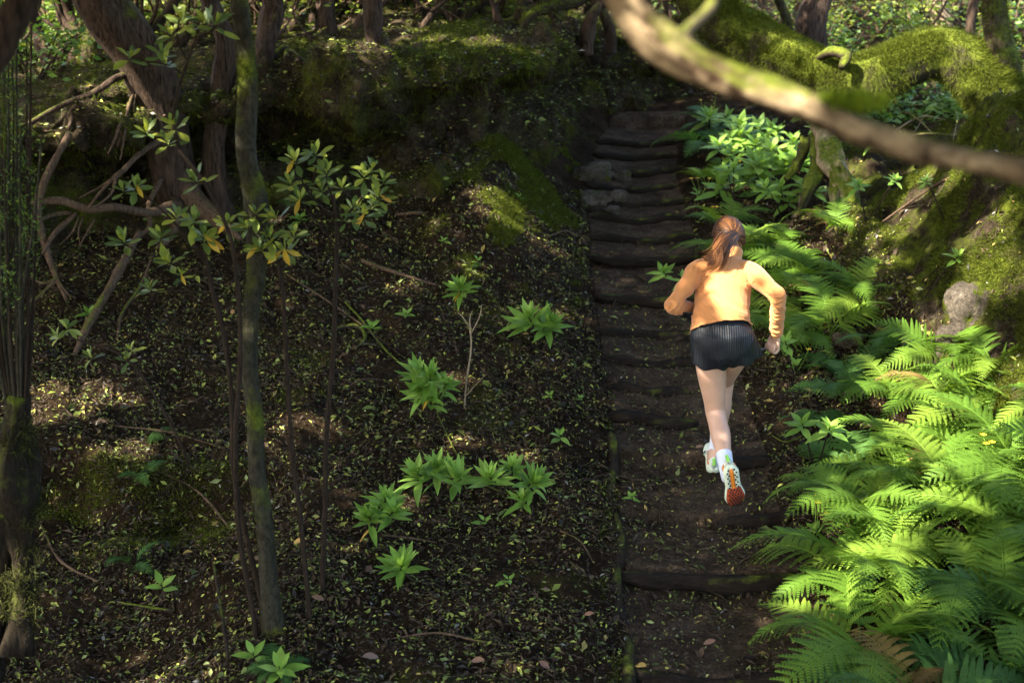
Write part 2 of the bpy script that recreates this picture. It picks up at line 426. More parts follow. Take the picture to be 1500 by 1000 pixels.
ii = (np.arange(NR - 1)[:, None] * NS + np.arange(NS - 1)[None, :]).ravel()
BF = np.stack([ii, ii + 1, ii + NS + 1, ii + NS], 1)
bank = mesh_obj('earth_bank', BV, BF, M_BANK)
tag(bank, 'overhanging dark earth bank with moss on its lip behind the slope', None, None, 'structure')
BNRM = grid_normals(BX, BY, BZ)
from mathutils.bvhtree import BVHTree
bank_bvh = BVHTree.FromPolygons([tuple(v) for v in BV.tolist()], BF.tolist())
def plateau_z(x, y):
    h = bank_bvh.ray_cast(Vector((x, y, 6.0)), Vector((0, 0, -1)))
    g = Hs(x, y)
    return max(h[0].z, g) if h[0] is not None else g
def V(px, py, far=60):                 # first hit of ground or bank along a direction of view
    r = Vector(ray(px, py)).normalized(); h = bank_bvh.ray_cast(Vector(CAM), r, far)
    g = G(px, py, 4, 24)
    if h[0] is not None and (h[0] - Vector(CAM)).length < np.linalg.norm(g - CAM): return np.array(h[0])
    return g

# ------------------------------------------------------------------ log steps, edging, stones
def log(name, P, rad, label, cat, group, seed, mat=M_LOG, rough=.14, seg=12):
    P = np.asarray(P, float); o = P.mean(0)
    v, f = tube(P - o, rad, seg, len(P) * 5, rough, .10, seed)
    ob = mesh_obj(name, v, f, mat); ob.location = o
    return tag(ob, label, cat, group)
step_txt = {985: 'lowest dark log step on the path, beside the low edging log end', 838: 'dark log step below the runner with a bare trodden front', 752: 'log step under the runner\'s raised rear shoe', 668: 'log step that the runner\'s front foot has climbed', 605: 'log step behind the runner\'s calves', 562: 'log step level with the runner\'s thighs', 521: 'log step passing behind the runner\'s shorts', 480: 'log step behind the hem of the orange top', 430: 'log step running behind the runner\'s bent left elbow', 372: 'log step that runs behind the runner\'s shoulders', 342: 'log step with mossy front below the pale rock', 312: 'log step beside the pale mossy rock'}
for k, (pyv, yr) in enumerate(zip(RIS_PX, RIS)):
    if pyv > 1000: continue
    c, w = float(path_c(yr)), float(path_w(yr))
    a = c - w + (.0 if k % 3 else .05); b_ = c + w + (.05 if k % 2 else -.03)
    if pyv in (752, 668): a = c + (.1 if pyv == 752 else .14) ; b_ = c + w + .06
    if pyv in (605, 562): b_ = c + .1
    xs = np.linspace(a, b_, 6); P = []
    for j, x in enumerate(xs):
        yq = yr - .02 + .10 * (x - c) ** 2 - .03 * (x - c) + .018 * math.sin(j * 1.9 + k * 2.1)
        zz = Hs(x, yq + .10)
        P.append((x, yq + .02, zz - .041 + .008 * math.sin(j * 2.3 + k)))
    r0 = .046 if pyv > 400 else .040
    lab = step_txt.get(pyv) or {290: 'worn log step level with the pale rock', 268: 'worn log step level with the dark boulder', 244: 'worn log step just above the dark boulder', 222: 'last but one log step under the back bank', 204: 'topmost log step under the back bank'}[pyv]
    log('log_step', P, [r0 * .6, r0, r0 * .9, r0 * 1.05, r0, r0 * .55], lab, 'step', 'log steps of the path', 60 + k)
for q, (y0, y1, txt) in enumerate(((4.75, 5.72, 'mossy edging log on the left of the lowest log step'), (5.80, 6.72, 'mossy edging log beside the path next to the runner\'s rear shoe'), (6.78, 7.6, 'short mossy edging log beside the path, uphill of the others'))):
    P = [(float(path_c(y) - path_w(y)) + .01 + .02 * math.sin(y * 7), y, Hs(float(path_c(y) - path_w(y)) - .06, y) - .036 - .012 * math.sin(y * 9)) for y in np.linspace(y0, y1, 6)]
    log('edging_log', P, [.022, .034, .028, .036, .03, .02], txt, 'log', 'edging logs', 80 + q, M_EDGE, .3)

def stone(name, c, size, label, seed, mat=M_ROCK):
    bm = bmesh.new(); bmesh.ops.create_icosphere(bm, subdivisions=4, radius=1)
    v = np.array([q.co for q in bm.verts]); f = [tuple(x.index for x in p.verts) for p in bm.faces]; bm.free()
    d = 1 + .28 * fbm(v[:, 0] + seed, v[:, 1], v[:, 2], .9, 3, seed) + .10 * fbm(v[:, 0] + seed, v[:, 1], v[:, 2], .30, 4, seed)
    v = np.sign(v) * np.abs(v) ** .85 * d[:, None] * np.array(size)
    ob = mesh_obj(name, v, f, mat); ob.location = c
    return tag(ob, label, 'rock', 'rocks at the edge of the upper steps')
for q, (px, py, sz, lab) in enumerate(((872, 298, (.12, .09, .075), 'pale grey rock with a moss cap left of the steps'), (905, 292, (.08, .07, .06), 'small mossy rock against the pale rock'), (868, 262, (.17, .11, .10), 'dark boulder of soil at the foot of the bank above the rocks'), (912, 262, (.09, .07, .07), 'round dark rock beside the dark boulder'), (895, 312, (.07, .06, .04), 'low dark stone below the pale rock'), (1240, 500, (.10, .07, .05), 'half buried stone in the shade under the right bank'), (1422, 455, (.16, .12, .20), 'pale rock standing in for the sunlit earth face of the right bank'), (1395, 505, (.12, .10, .13), 'pale lump of rock below the rock of the earth face'), (1335, 498, (.06, .06, .09), 'small pale rock at the foot of the mossy bank'))):
    g = G(px, py); g[2] += sz[2] * (.35 if px < 1300 else -.45)  # the tall pale rock is added in place of a sunlit earth face
    stone('rock', g, sz, lab, 7 + q * 3)

# ------------------------------------------------------------------ leaf litter and moss
def in_view(P, m=60):
    d = P - CAM; zc = d @ FWD; ok = zc > .5
    u = 750 + FPX * d[:, 0] / zc; v = 500 - FPX * (d @ UPV) / zc
    return ok & (u > -m) & (u < 1500 + m) & (v > -m) & (v < 1000 + m)
LIT_COL = np.array([(.020, .014, .010), (.034, .023, .015), (.055, .036, .022), (.042, .040, .034), (.075, .050, .030), (.15, .18, .034), (.26, .285, .058), (.21, .24, .085), (.28, .21, .06), (.23, .22, .19), (.085, .115, .032)])
def litter(n, x0, x1, y0, y1, ground_fn, name, label, pw, smin=.018, smax=.042, seed=0):
    x = rng.uniform(x0, x1, n); u = rng.uniform(0, 1, n); y = y0 * (y1 / y0) ** u
    z = ground_fn(x, y); P = np.stack([x, y, z], 1); keep = in_view(P, 40)
    # fewer on the trodden treads
    on = np.abs(x - path_c(y)) < path_w(y) - .02
    far = ss(8.0, 11.5, y)
    keep &= ~(on & (rng.uniform(0, 1, n) < .55 + .42 * far))
    keep &= rng.uniform(0, 1, n) < (.72 + .55 * fbm(x, y, None, .30, 3, 90)) * (1 - .35 * far) + .12
    P = P[keep]; x, y = x[keep], y[keep]; n = len(P)
    e = .03; gx_ = (ground_fn(x + e, y) - ground_fn(x - e, y)) / (2 * e); gy_ = (ground_fn(x, y + e) - ground_fn(x, y - e)) / (2 * e)
    Nn = np.stack([-gx_, -gy_, np.ones(n)], 1); Nn /= np.linalg.norm(Nn, axis=1)[:, None]
    Nn = Nn + rng.normal(0, .38, (n, 3)); Nn /= np.linalg.norm(Nn, axis=1)[:, None]
    D = rand_dirs(n); D -= Nn * (D * Nn).sum(1)[:, None]
    L = smin * np.exp(rng.normal(.10, .48, n)); L = np.clip(L, .008, .085)
    Wd = L * rng.uniform(.28, .52, n)
    thin = rng.uniform(0, 1, n) < .14; L = np.where(thin, L * 2.2, L); Wd = np.where(thin, .004, Wd)
    P = P + Nn * .006 + np.array((0, 0, .004)) + np.stack([np.zeros(n), np.zeros(n), rng.uniform(0, .010, n)], 1)
    v, f = leaf_cloud(P - D / (np.linalg.norm(D, axis=1)[:, None]) * L[:, None] * .5, D, Nn, L, Wd, .22)
    ci = rng.choice(len(LIT_COL), n, p=np.array(pw) / sum(pw)); col = LIT_COL[ci] * rng.uniform(.6, 1.25, (n, 1))
    col = np.where(thin[:, None], np.array((.10, .075, .05)) * rng.uniform(.4, 1.3, (n, 1)), col)
    o = mesh_obj(name, v, f, M_LITTER, None, False, np.repeat(col, 4, 0))
    return tag(o, label, 'leaf litter', None, 'stuff')
PW = [6, 13, 15, 4, 11, 9, 6, 4, 3, 1, 7]
litter(260000, -4.2, 2.5, 4.5, 11.5, H, 'leaf_litter', 'scattered dead and yellow green leaves lying on the slope and steps', PW, .0155)
litter(26000, 1.6, 5.5, 6.5, 19, H, 'bank_litter', 'brown dry litter on the right hand bank', [6, 10, 12, 5, 10, 3, 3, 3, 5, 2, 3], .02, .05)
PWB = [10, 10, 8, 6, 5, 6, 4, 4, 2, 1, 6]
_pi = rng.integers(0, len(BF), 90000); _pq = BV[BF[_pi]]; _w1, _w2 = rng.uniform(0, 1, (2, 90000, 1)); _pp = (_pq[:, 0] * (1 - _w1) + _pq[:, 1] * _w1) * (1 - _w2) + (_pq[:, 3] * (1 - _w1) + _pq[:, 2] * _w1) * _w2
_pn = np.cross(_pq[:, 1] - _pq[:, 0], _pq[:, 3] - _pq[:, 0]); _pn /= np.linalg.norm(_pn, axis=1)[:, None] + 1e-9
_ok = in_view(_pp, 20) & ((_pn[:, 2] > .3) | ((_pn[:, 2] > -.1) & (rng.uniform(0, 1, len(_pp)) < .30))) & (_pp[:, 1] < 19); _pp, _pn = _pp[_ok], _pn[_ok]; _n = len(_pp)
_nn = _pn + rng.normal(0, .4, (_n, 3)); _nn /= np.linalg.norm(_nn, axis=1)[:, None]; _L = .021 * np.exp(rng.normal(.15, .45, _n))
v, f = leaf_cloud(_pp + _pn * .012, rand_dirs(_n, -.3, .3), _nn, _L, _L * rng.uniform(.3, .55, _n), .2)
col = LIT_COL[rng.choice(len(LIT_COL), _n, p=np.array(PWB) / sum(PWB))] * rng.uniform(.6, 1.2, (_n, 1))
tag(mesh_obj('bank_top_litter', v, f, M_LITTER, None, False, np.repeat(col, 4, 0)), 'dead leaves strewn over the top of the earth bank', 'leaf litter', None, 'stuff')

# moss as short blades growing from a surface: points, normals
def blades(P, Nn, length, width, down=.5, cols=(MOSS_A, MOSS_B), jitter=.6):
    n = len(P); D = Nn + rng.normal(0, jitter, (n, 3)) * .7; D[:, 2] -= down * rng.uniform(.3, 1, n)
    D /= np.linalg.norm(D, axis=1)[:, None]
    L = length * rng.uniform(.45, 1.2, n); S = np.cross(D, rand_dirs(n)); S /= np.linalg.norm(S, axis=1)[:, None] + 1e-9
    a = P - S * width * .5; b = P + S * width * .5; c = P + D * L[:, None]
    v = np.stack([a, b, c], 1).reshape(-1, 3); f = np.arange(n * 3).reshape(-1, 3)
    t = rng.uniform(0, 1, (n, 1)) ** 1.3
    col = np.array(cols[0]) * (1 - t) + np.array(cols[1]) * t
    return v, f, np.repeat(col, 3, 0)
def sample_faces(Vv, F, n, wfun=None):
    Vv = np.asarray(Vv); F = np.asarray(F)
    a, b, c = Vv[F[:, 0]], Vv[F[:, 1]], Vv[F[:, 2]]
    cr = np.cross(b - a, c - a); ar = np.linalg.norm(cr, axis=1); nn = cr / (ar[:, None] + 1e-12)
    cen = (a + b + c) / 3; w = ar * (1 if wfun is None else wfun(cen, nn)); w = np.maximum(w, 0)
    idx = rng.choice(len(F), n, p=w / w.sum()); u = rng.uniform(0, 1, n); q = rng.uniform(0, 1, n); fl = u + q > 1; u[fl] = 1 - u[fl]; q[fl] = 1 - q[fl]
    return a[idx] + (b - a)[idx] * u[:, None] + (c - a)[idx] * q[:, None], nn[idx]
def tris(F): return np.vstack([F[:, [0, 1, 2]], F[:, [0, 2, 3]]])

def bw(c, n):      # on the lip and the shoulder of the bank
    vis = in_view(c, 30) & (c[:, 1] < 15.5)
    nz = fbm(c[:, 0], c[:, 1], c[:, 2], .5, 3, 71)
    up = ss(-.1, .5, n[:, 2])
    lip = ss(1.55, 1.95, c[:, 2]) * (.2 + .8 * ss(-1.2, -.1, c[:, 0]) * ss(2.2, .9, c[:, 0])) 
    return vis * (ss(-.1, .35, nz + .35 * lip) * (.16 + lip * up) + .05)
bp, bn = sample_faces(BV, tris(BF), 90000, bw)
v, f, cc = blades(bp, bn, .055, .005, .9)
tag(mesh_obj('bank_moss', v, f, M_MOSS, None, False, cc), 'shaggy bright moss hanging over the lip of the earth bank', 'moss', None, 'stuff')
gtri = tris(GF); TV = np.stack([XX.ravel(), YY.ravel(), ZZ], 1)
def gw(c, n):
    vis = in_view(c, 20)
    nz = fbm(c[:, 0], c[:, 1], c[:, 2], .30, 3, 73)
    u = path_c(c[:, 1]) - path_w(c[:, 1]) - c[:, 0]
    spur = ss(9.0, 9.6, c[:, 1]) * ss(12.6, 11.6, c[:, 1]) * ss(-.02, .20, u) * ss(1.25, .75, u)
    rb = ss(2.2, 2.7, c[:, 0]) * ss(6.5, 7.5, c[:, 1]) * ss(11.5, 10.3, c[:, 1]) * ss(3.9, 3.1, c[:, 0])
    hol = ss(-1.2, -1.7, c[:, 0]) * ss(6.3, 6.6, c[:, 1]) * ss(7.1, 6.8, c[:, 1])
    edge = np.exp(-((u - .03) / .05) ** 2) * ss(9, 7, c[:, 1]) * .5
    mound = .6 * np.exp(-(((c[:, 0] + 1.2) / .45) ** 2 + ((c[:, 1] - 8.0) / .35) ** 2))
    return vis * ((spur * 3.2 + rb * 1.6 + hol * 1.2 + edge + mound) * ss(.0, .35, nz + .08) + .012 * ss(.25, .5, nz))
gp, gn = sample_faces(TV, gtri, 140000, gw)
v, f, cc = blades(gp, gn, .034, .0042, .35)
tag(mesh_obj('ground_moss', v, f, M_MOSS, None, False, cc), 'patches of short green moss on the spur and the right bank', 'moss', None, 'stuff')

# ------------------------------------------------------------------ trees
TREES = []     # things that carry a share of the canopy: (thing, x, y, z of trunk head)
def pxr(wpx, Y): return .5 * wpx * (Y / math.cos(R(12))) / FPX
def tree(name, label, pts, widths, mat, cat='tree', group=None, seed=0, seg=14, rough=.22, groove=.16, roots=0, up=None, fuzz=0, canopy=True):
    P = np.array([W(*p) for p in pts]); rad = [pxr(w, p[2]) for w, p in zip(widths, pts)]
    # pts run from the base upwards
    base = P[0].copy(); base_z = plateau_z(base[0], base[1]); base[2] = base_z
    t = thing(name, label, cat, base, group)
    Q = P - base
    if up is not None:                       # carry the trunk on above the frame
        d = P[-1] - P[-2]; d /= np.linalg.norm(d); q = P[-1].copy(); ext = []
        for k in range(4):
            d = d + np.array((rng.normal(0, .18), rng.normal(0, .18), .35)); d /= np.linalg.norm(d); q = q + d * up / 4; ext.append(q - base); 
        Q = np.vstack([Q, ext]); rad = list(rad) + [rad[-1] * k for k in (.92, .84, .74, .6)]
    Q = np.vstack([Q[0] - np.array((0, 0, .18)), Q]); rad = [rad[0] * 1.25] + list(rad)
    n = max(24, int(np.linalg.norm(np.diff(Q, axis=0), axis=1).sum() / .05))
    v, f = tube(Q, rad, seg, min(n, 130), rough, groove, seed)
    mesh_obj('trunk', v, f, mat, t)
    if roots:
        for k in range(roots):
            a = rng.uniform(0, 2 * np.pi); r0 = rad[1]; pp = []
            for j, q in enumerate((0.3, 1.2, 2.4, 4.0, 5.5)):
                aa = a + .25 * j * rng.normal(0, .6); x, y = math.cos(aa) * r0 * q, math.sin(aa) * r0 * q
                zz = max(plateau_z(base[0] + x, base[1] + y) - base[2], -.12 * j) if j else r0 * 1.2
                pp.append((x, y, zz + (.25 - .1 * j) * r0))
            v2, f2 = tube(np.array(pp), [r0 * .5, r0 * .42, r0 * .3, r0 * .2, r0 * .08], 8, 18, .2, .1, seed + k)
            mesh_obj('root', v2, f2, mat, t)
    if fuzz:
        Vv = np.asarray(v); F4 = np.array([q for q in f if len(q) == 4]); 
        sp, sn = sample_faces(Vv + base, tris(F4), fuzz, lambda c, n_: (ss(-.5, .6, n_[:, 2]) + .1) * in_view(c, 30) * (.25 + ss(-.3, .3, fbm(c[:, 0], c[:, 1], c[:, 2], .25, 2, 77))))
        bv, bf, bc = blades(sp - base, sn, .05, .0045, .75)
        tag(mesh_obj('moss', bv, bf, M_MOSS, t, False, bc), None, None, None, 'stuff')
    head = Q[-1] + base
    if canopy: TREES.append((t, head, rad[-1]))
    return t

T1 = tree('leaning_tree', 'thick leaning reddish tree trunk rooted at the edge of the hollow', [(262, 285, 9.75), (252, 235, 9.75), (236, 155, 9.7), (200, 75, 9.6), (140, -20, 9.5)], [60, 58, 62, 70, 66], M_BARK_RED, 'tree', None, 3, 20, .16, .22, 0, 2.2)
tree('twisted_tree', 'twisted reddish trunk standing beside the thick leaning tree', [(322, 300, 9.85), (311, 215, 9.85), (323, 145, 9.9), (330, 65, 9.9), (305, -15, 9.95)], [38, 30, 28, 30, 26], M_BARK_RED, 'tree', None, 9, 16, .2, .25, 0, 2.0)
tree('heath_tree', 'dark stout trunk on the very lip of the earth bank', [(556, 108, 10.5), (547, 60, 10.55), (545, -15, 10.6)], [40, 27, 24], M_BARK_RED, 'tree', None, 14, 14, .2, .22, 3, 2.4)
tree('heath_tree', 'ragged brown trunk leaning over the litter on the bank top', [(376, 118, 10.6), (388, 62, 10.6), (402, 20, 10.7), (398, -20, 10.7)], [36, 30, 34, 28], M_BARK_RED, 'tree', None, 17, 14, .25, .25, 2, 2.2)
tree('heath_tree', 'forked brown trunk with peeling bark further back on the bank', [(420, 68, 12.2), (432, 30, 12.2), (428, -20, 12.3)], [30, 24, 22], M_BARK_RED, 'tree', None, 21, 12, .25, .25, 2, 2.2)
tree('heath_tree', 'slim dark trunk between the mossy stump and the ragged trunk', [(487, 62, 12.0), (478, 25, 12.0), (476, -20, 12.1)], [26, 22, 20], M_BARK_RED, 'tree', None, 24, 12, .22, .2, 2, 2.2)
tree('mossy_tree', 'broad sunlit mossy trunk behind the slim dark trunk', [(512, 52, 13.4), (505, 20, 13.4), (508, -20, 13.5)], [52, 46, 44], M_BARK_MOSS, 'tree', None, 27, 14, .2, .2, 2, 2.4, 2500)
tree('mossy_tree', 'upright mossy trunk in the thicket behind the dark hollow', [(132, 160, 11.2), (128, 95, 11.2), (133, 40, 11.3), (128, -20, 11.4)], [27, 25, 24, 26], M_BARK_MOSS, 'tree', None, 31, 12, .2, .2, 2, 2.4, 2500)
tree('heath_tree', 'leaning brown trunk beside the upright mossy trunk', [(128, 128, 11.6), (108, 70, 11.6), (98, 25, 11.7), (92, -20, 11.7)], [30, 26, 24, 22], M_BARK_RED, 'tree', None, 33, 12, .2, .25, 0, 2.2)
tree('heath_tree', 'brown trunk leaning out of the thicket left of the mossy trunk', [(92, 150, 11.0), (72, 90, 11.0), (52, 40, 11.1), (30, -20, 11.1)], [20, 20, 18, 18], M_BARK_RED, 'tree', None, 35, 12, .2, .25, 0, 2.2)
tree('heath_tree', 'dark trunk beside the mossy lip where the bank bends', [(767, 82, 12.6), (764, 45, 12.6), (770, -20, 12.7)], [24, 19, 17], M_BARK_MOSS, 'tree', None, 38, 12, .2, .2, 2, 2.2)
tree('heath_tree', 'dark mossy trunk at the bend of the bank above the path end', [(868, 62, 14.2), (872, 25, 14.2), (880, -20, 14.3)], [22, 18, 18], M_BARK_MOSS, 'tree', None, 40, 12, .2, .2, 2, 2.2)
tree('mossy_tree', 'mossy bough arching out from the lip of the bank', [(760, 78, 12.0), (764, 45, 12.0), (782, 20, 12.0), (812, 10, 12.1), (850, 2, 12.3), (880, -20, 12.5)], [10, 10, 12, 14, 14, 12], M_BARK_MOSS, 'tree', None, 43, 10, .2, .1, 0, .8, 1500, False)
# thin twisted trunks of the thicket
_k = 0
for px, py, Y, lean, w in [(15, 120, 11.8, -25, 16), (45, 135, 12.4, 30, 12), (160, 70, 13.4, -15, 20), (190, 60, 14.0, 25, 13), (225, 50, 14.2, -20, 16), (265, 60, 13.0, 20, 12), (285, 48, 14.6, -12, 20), (350, 70, 13.2, -30, 13), (455, 42, 14.5, 15, 16), (575, 45, 13.2, 22, 12), (600, 42, 14.0, -30, 16), (625, 40, 13.0, -40, 12), (655, 45, 12.9, 40, 10), (685, 40, 14.3, 22, 17), (712, 45, 13.0, -45, 12), (735, 40, 14.8, 30, 19), (745, 62, 12.9, -30, 9), (800, 55, 14.2, 12, 17), (825, 60, 13.7, -28, 10), (845, 45, 15.2, 25, 16), (905, 40, 15.0, -25, 13), (940, 45, 15.4, 20, 15), (985, 45, 15.6, -14, 18)] + [(30 + k * 43 + (k * 37) % 23, (112, 100, 96, 70, 60, 58)[min(k // 2, 5)] - (k * 13) % 14, 12.0 + ((k * 7) % 11) * .14 if k > 5 else 11.2 + k * .1, (-70, 55, -40, 80, -25, 65)[k % 6], 9 + (k * 5) % 8) for k in range(21)]:
    _k += 1
    t = tree('thicket_tree', 'thin twisted trunk in the sunlit thicket behind the bank', [(px, py, Y), (px + lean * .2 + rng.normal(0, 5), py - 28, Y), (px + lean * .7, py - 58, Y + .1), (px + lean, py - 95, Y + .1)], [w * 1.25, w, w * .9, w * .85], M_BARK_RED if _k % 3 else M_BARK_MOSS, 'tree', 'thin trunks of the thicket', 100 + _k, 10, .25, .2, 0, 2.0, 0, _k % 2 == 0)
    P0 = np.array(W(px + lean * .4, py - 40, Y)) - np.array(t.location)
    for q in range(2):
        d = np.array((rng.normal(0, .7), rng.normal(-.1, .4), .55)); P1 = P0 + d * .35 + np.array((0, 0, .02)); P2 = P1 + np.array((d[0] * .25, d[1] * .3, .5))
        v, f = tube([P0, P1, P2], [pxr(w * .45, Y), pxr(w * .32, Y), pxr(w * .18, Y)], 7, 12, .2, .1, _k)
        mesh_obj('limb', v, f, M_BARK_RED, t)

# roots and boughs of the leaning tree, bared by the hollow
def px_tube(par, name, pts, widths, mat, seed=0, seg=8, rough=.18, groove=.1):
    P = np.array([W(*p) for p in pts]) - np.array(par.location)
    rad = [pxr(w, p[2]) for w, p in zip(widths, pts)]
    n = max(10, int(np.linalg.norm(np.diff(P, axis=0), axis=1).sum() / .035))
    v, f = tube(P, rad, seg, min(n, 60), rough, groove, seed); return mesh_obj(name, v, f, mat, par)
RT = [([(262, 270, 9.75), (290, 300, 9.6), (330, 330, 9.45), (352, 350, 9.35)], [46, 34, 20, 8]),
      ([(250, 270, 9.75), (262, 310, 9.55), (250, 345, 9.3), (232, 362, 9.2)], [30, 16, 11, 6]),
      ([(102, 195, 9.1), (70, 255, 8.95), (55, 300, 8.9), (62, 345, 8.85), (78, 395, 8.75), (98, 440, 8.65)], [9, 11, 13, 12, 9, 5]),
      ([(45, 296, 8.9), (90, 294, 8.95), (130, 306, 9.0), (172, 304, 9.1), (220, 312, 9.3), (262, 300, 9.6)], [9, 12, 13, 12, 14, 22]),
      ([(22, 352, 8.7), (52, 326, 8.85), (80, 314, 8.95), (105, 312, 9.0)], [4, 6, 7, 6]),
      ([(62, 372, 8.7), (80, 342, 8.85), (98, 325, 8.95), (112, 312, 9.0)], [5, 8, 8, 6]),
      ([(235, 205, 9.6), (205, 225, 9.4), (178, 252, 9.2), (152, 276, 9.05), (128, 306, 8.95)], [10, 9, 7, 5, 3]),
      ([(178, 250, 9.2), (150, 272, 9.1), (112, 292, 9.0)], [6, 4, 2]), ([(170, 262, 9.1), (162, 285, 9.0), (138, 304, 8.9)], [5, 4, 2]),
      ([(116, 318, 9.0), (106, 340, 8.9), (88, 358, 8.85)], [3, 3, 2]), ([(122, 318, 9.0), (115, 338, 8.9), (118, 362, 8.85)], [3, 2, 2]), ([(138, 322, 9.0), (125, 345, 8.9), (118, 358, 8.85)], [3, 2, 2]),
      ([(176, 180, 9.35), (168, 205, 9.25), (158, 226, 9.2)], [5, 4, 2]), ([(188, 150, 9.5), (184, 190, 9.35), (176, 235, 9.25)], [5, 4, 2]), ([(200, 118, 9.6), (188, 160, 9.45), (172, 215, 9.3)], [6, 5, 3]), ([(206, 118, 9.6), (196, 150, 9.5), (198, 195, 9.4)], [5, 4, 2]),
      ([(78, 392, 8.75), (88, 415, 8.65), (104, 436, 8.6)], [6, 4, 3]), ([(40, 400, 8.6), (62, 415, 8.55), (85, 405, 8.6)], [3, 5, 3]), ([(20, 455, 8.3), (50, 440, 8.4), (85, 405, 8.55)], [4, 5, 3]),
      ([(236, 262, 9.6), (218, 300, 9.4), (220, 330, 9.2), (206, 345, 9.1)], [9, 8, 7, 5])]
for k, (p, w) in enumerate(RT): px_tube(T1, 'root', p, w, M_ROOT, 200 + k)
px_tube(T1, 'limb', [(215, 110, 9.6), (175, 112, 9.5), (140, 135, 9.4), (95, 152, 9.3), (40, 182, 9.2)], [13, 10, 9, 8, 6], M_BARK_RED, 250)
px_tube(T1, 'limb', [(135, 138, 9.4), (112, 158, 9.3), (100, 190, 9.2)], [7, 7, 5], M_BARK_RED, 251)

# fallen dead stems leaning on the slope at the left
def lone(name, label, cat, pts, widths, mat, seed=0, group=None):
    t = thing(name, label, cat, W(*pts[0]), group); px_tube(t, 'stem', pts, widths, mat, seed); return t
def fallen(label, pts, widths, mat, seed, cat='branch', lift=.012, group=None, name='fallen_branch'):
    P = np.array([G(*p) for p in pts]); o = P[0].copy(); rad = [pxr(w, p[1]) for w, p in zip(widths, P)]
    P[:, 2] += np.array(rad) * .8 + lift * np.sin(np.linspace(.2, 2.9, len(P)))
    v, f = tube(P - o, rad, 7, len(P) * 6, .15, .1, seed); ob = mesh_obj(name, v, f, mat); ob.location = o
    return tag(ob, label, cat, group)
px1 = [(110, 520), (130, 470), (165, 412), (200, 350)]
g0 = G(110, 520)
lone('fallen_branch', 'reddish dead stem slanting out of the hollow to the slope', 'branch', [(108, 522, g0[1]), (135, 465, g0[1] + .25), (170, 405, g0[1] + .55), (205, 340, g0[1] + 1.0)], [9, 12, 13, 10], M_ROOT, 260)
g0 = G(170, 495)
lone('fallen_branch', 'thin reddish twig slanting beside the dead stem', 'branch', [(172, 497, g0[1]), (178, 460, g0[1] + .2), (205, 420, g0[1] + .5), (225, 370, g0[1] + .8)], [4, 5, 5, 3], M_ROOT, 261)

# mossy arching trunk on the right
MT = tree('mossy_fallen_tree', 'huge moss covered trunk arching over the ground behind the right bank', [(1530, 330, 10.9), (1500, 240, 11.0), (1470, 165, 11.15), (1428, 108, 11.3), (1378, 78, 11.4), (1320, 96, 11.4), (1268, 122, 11.4), (1225, 122, 11.5), (1160, 92, 11.7), (1095, 58, 12.0), (1040, 18, 12.3), (1000, -40, 12.6)], [96, 96, 84, 76, 64, 64, 76, 70, 70, 70, 66, 62], M_BARK_VEL, 'tree', None, 51, 26, .10, .08, 0, 1.5, 80000)
tree('mossy_tree', 'dark upright trunk growing from the arch of the mossy fallen tree', [(1472, 120, 11.25), (1466, 70, 11.25), (1458, 20, 11.3), (1462, -30, 11.3)], [46, 36, 32, 32], M_BARK_MOSS, 'tree', None, 53, 14, .2, .15, 0, 2.0, 2200)
tree('dark_tree', 'dark rough trunk standing behind the mossy fallen tree', [(1185, 75, 13.4), (1188, 35, 13.4), (1200, -20, 13.5)], [46, 42, 40], M_BARK_RED, 'tree', None, 55, 14, .2, .2, 2, 2.2)
tree('pale_tree', 'pale sunlit trunk beyond the crest of the mossy arch', [(1388, 60, 15.5), (1376, 15, 15.5), (1366, -30, 15.6)], [30, 30, 28], M_BARK_PALE, 'tree', None, 57, 12, .1, .1, 1, 2.0)
tree('slender_tree', 'slender brown trunk right of the pale trunk', [(1420, 60, 14.0), (1424, 15, 14.0), (1432, -30, 14.0)], [14, 13, 12], M_BARK_RED, 'tree', None, 58, 10, .1, .1, 0, 2.0)
tree('slender_tree', 'slender mossy trunk rising behind the left part of the mossy arch', [(1160, 70, 13.0), (1152, 30, 13.0), (1135, -20, 13.0)], [14, 13, 12], M_BARK_MOSS, 'tree', None, 59, 10, .15, .1, 0, 2.0, 500)
px_tube(MT, 'limb', [(1195, 88, 11.5), (1218, 76, 11.3), (1240, 84, 11.2), (1232, 100, 11.15)], [12, 16, 18, 10], M_BARK_MOSS, 60)
px_tube(MT, 'limb', [(1120, 45, 12.6), (1090, 32, 12.6), (1060, 40, 12.6), (1020, 30, 12.6), (985, 28, 12.7)], [22, 20, 18, 16, 12], M_BARK_MOSS, 61)
# gnarled stump under it
ST = thing('gnarled_stump', 'gnarled pale root stump on the right bank between moss and ferns', 'stump', G(1238, 330))
for k, (p, w) in enumerate([([(1205, 195, 10.9), (1218, 235, 10.6), (1240, 270, 10.4), (1243, 305, 10.25), (1238, 350, 10.1)], [34, 30, 34, 22, 14]),
        ([(1200, 200, 10.9), (1196, 250, 10.6), (1180, 290, 10.4), (1165, 320, 10.3)], [22, 20, 15, 9]),
        ([(1225, 250, 10.5), (1222, 285, 10.35), (1226, 315, 10.25)], [20, 16, 6]),
        ([(1240, 275, 10.4), (1256, 300, 10.25), (1252, 340, 10.1)], [18, 14, 8]),
        ([(1180, 205, 11.0), (1170, 240, 10.8), (1150, 262, 10.7)], [18, 12, 6])]):
    px_tube(ST, 'root', p, w, M_BARK_PALE if k in (0, 2, 3) else M_BARK_MOSS, 300 + k, 16, .55, .35)

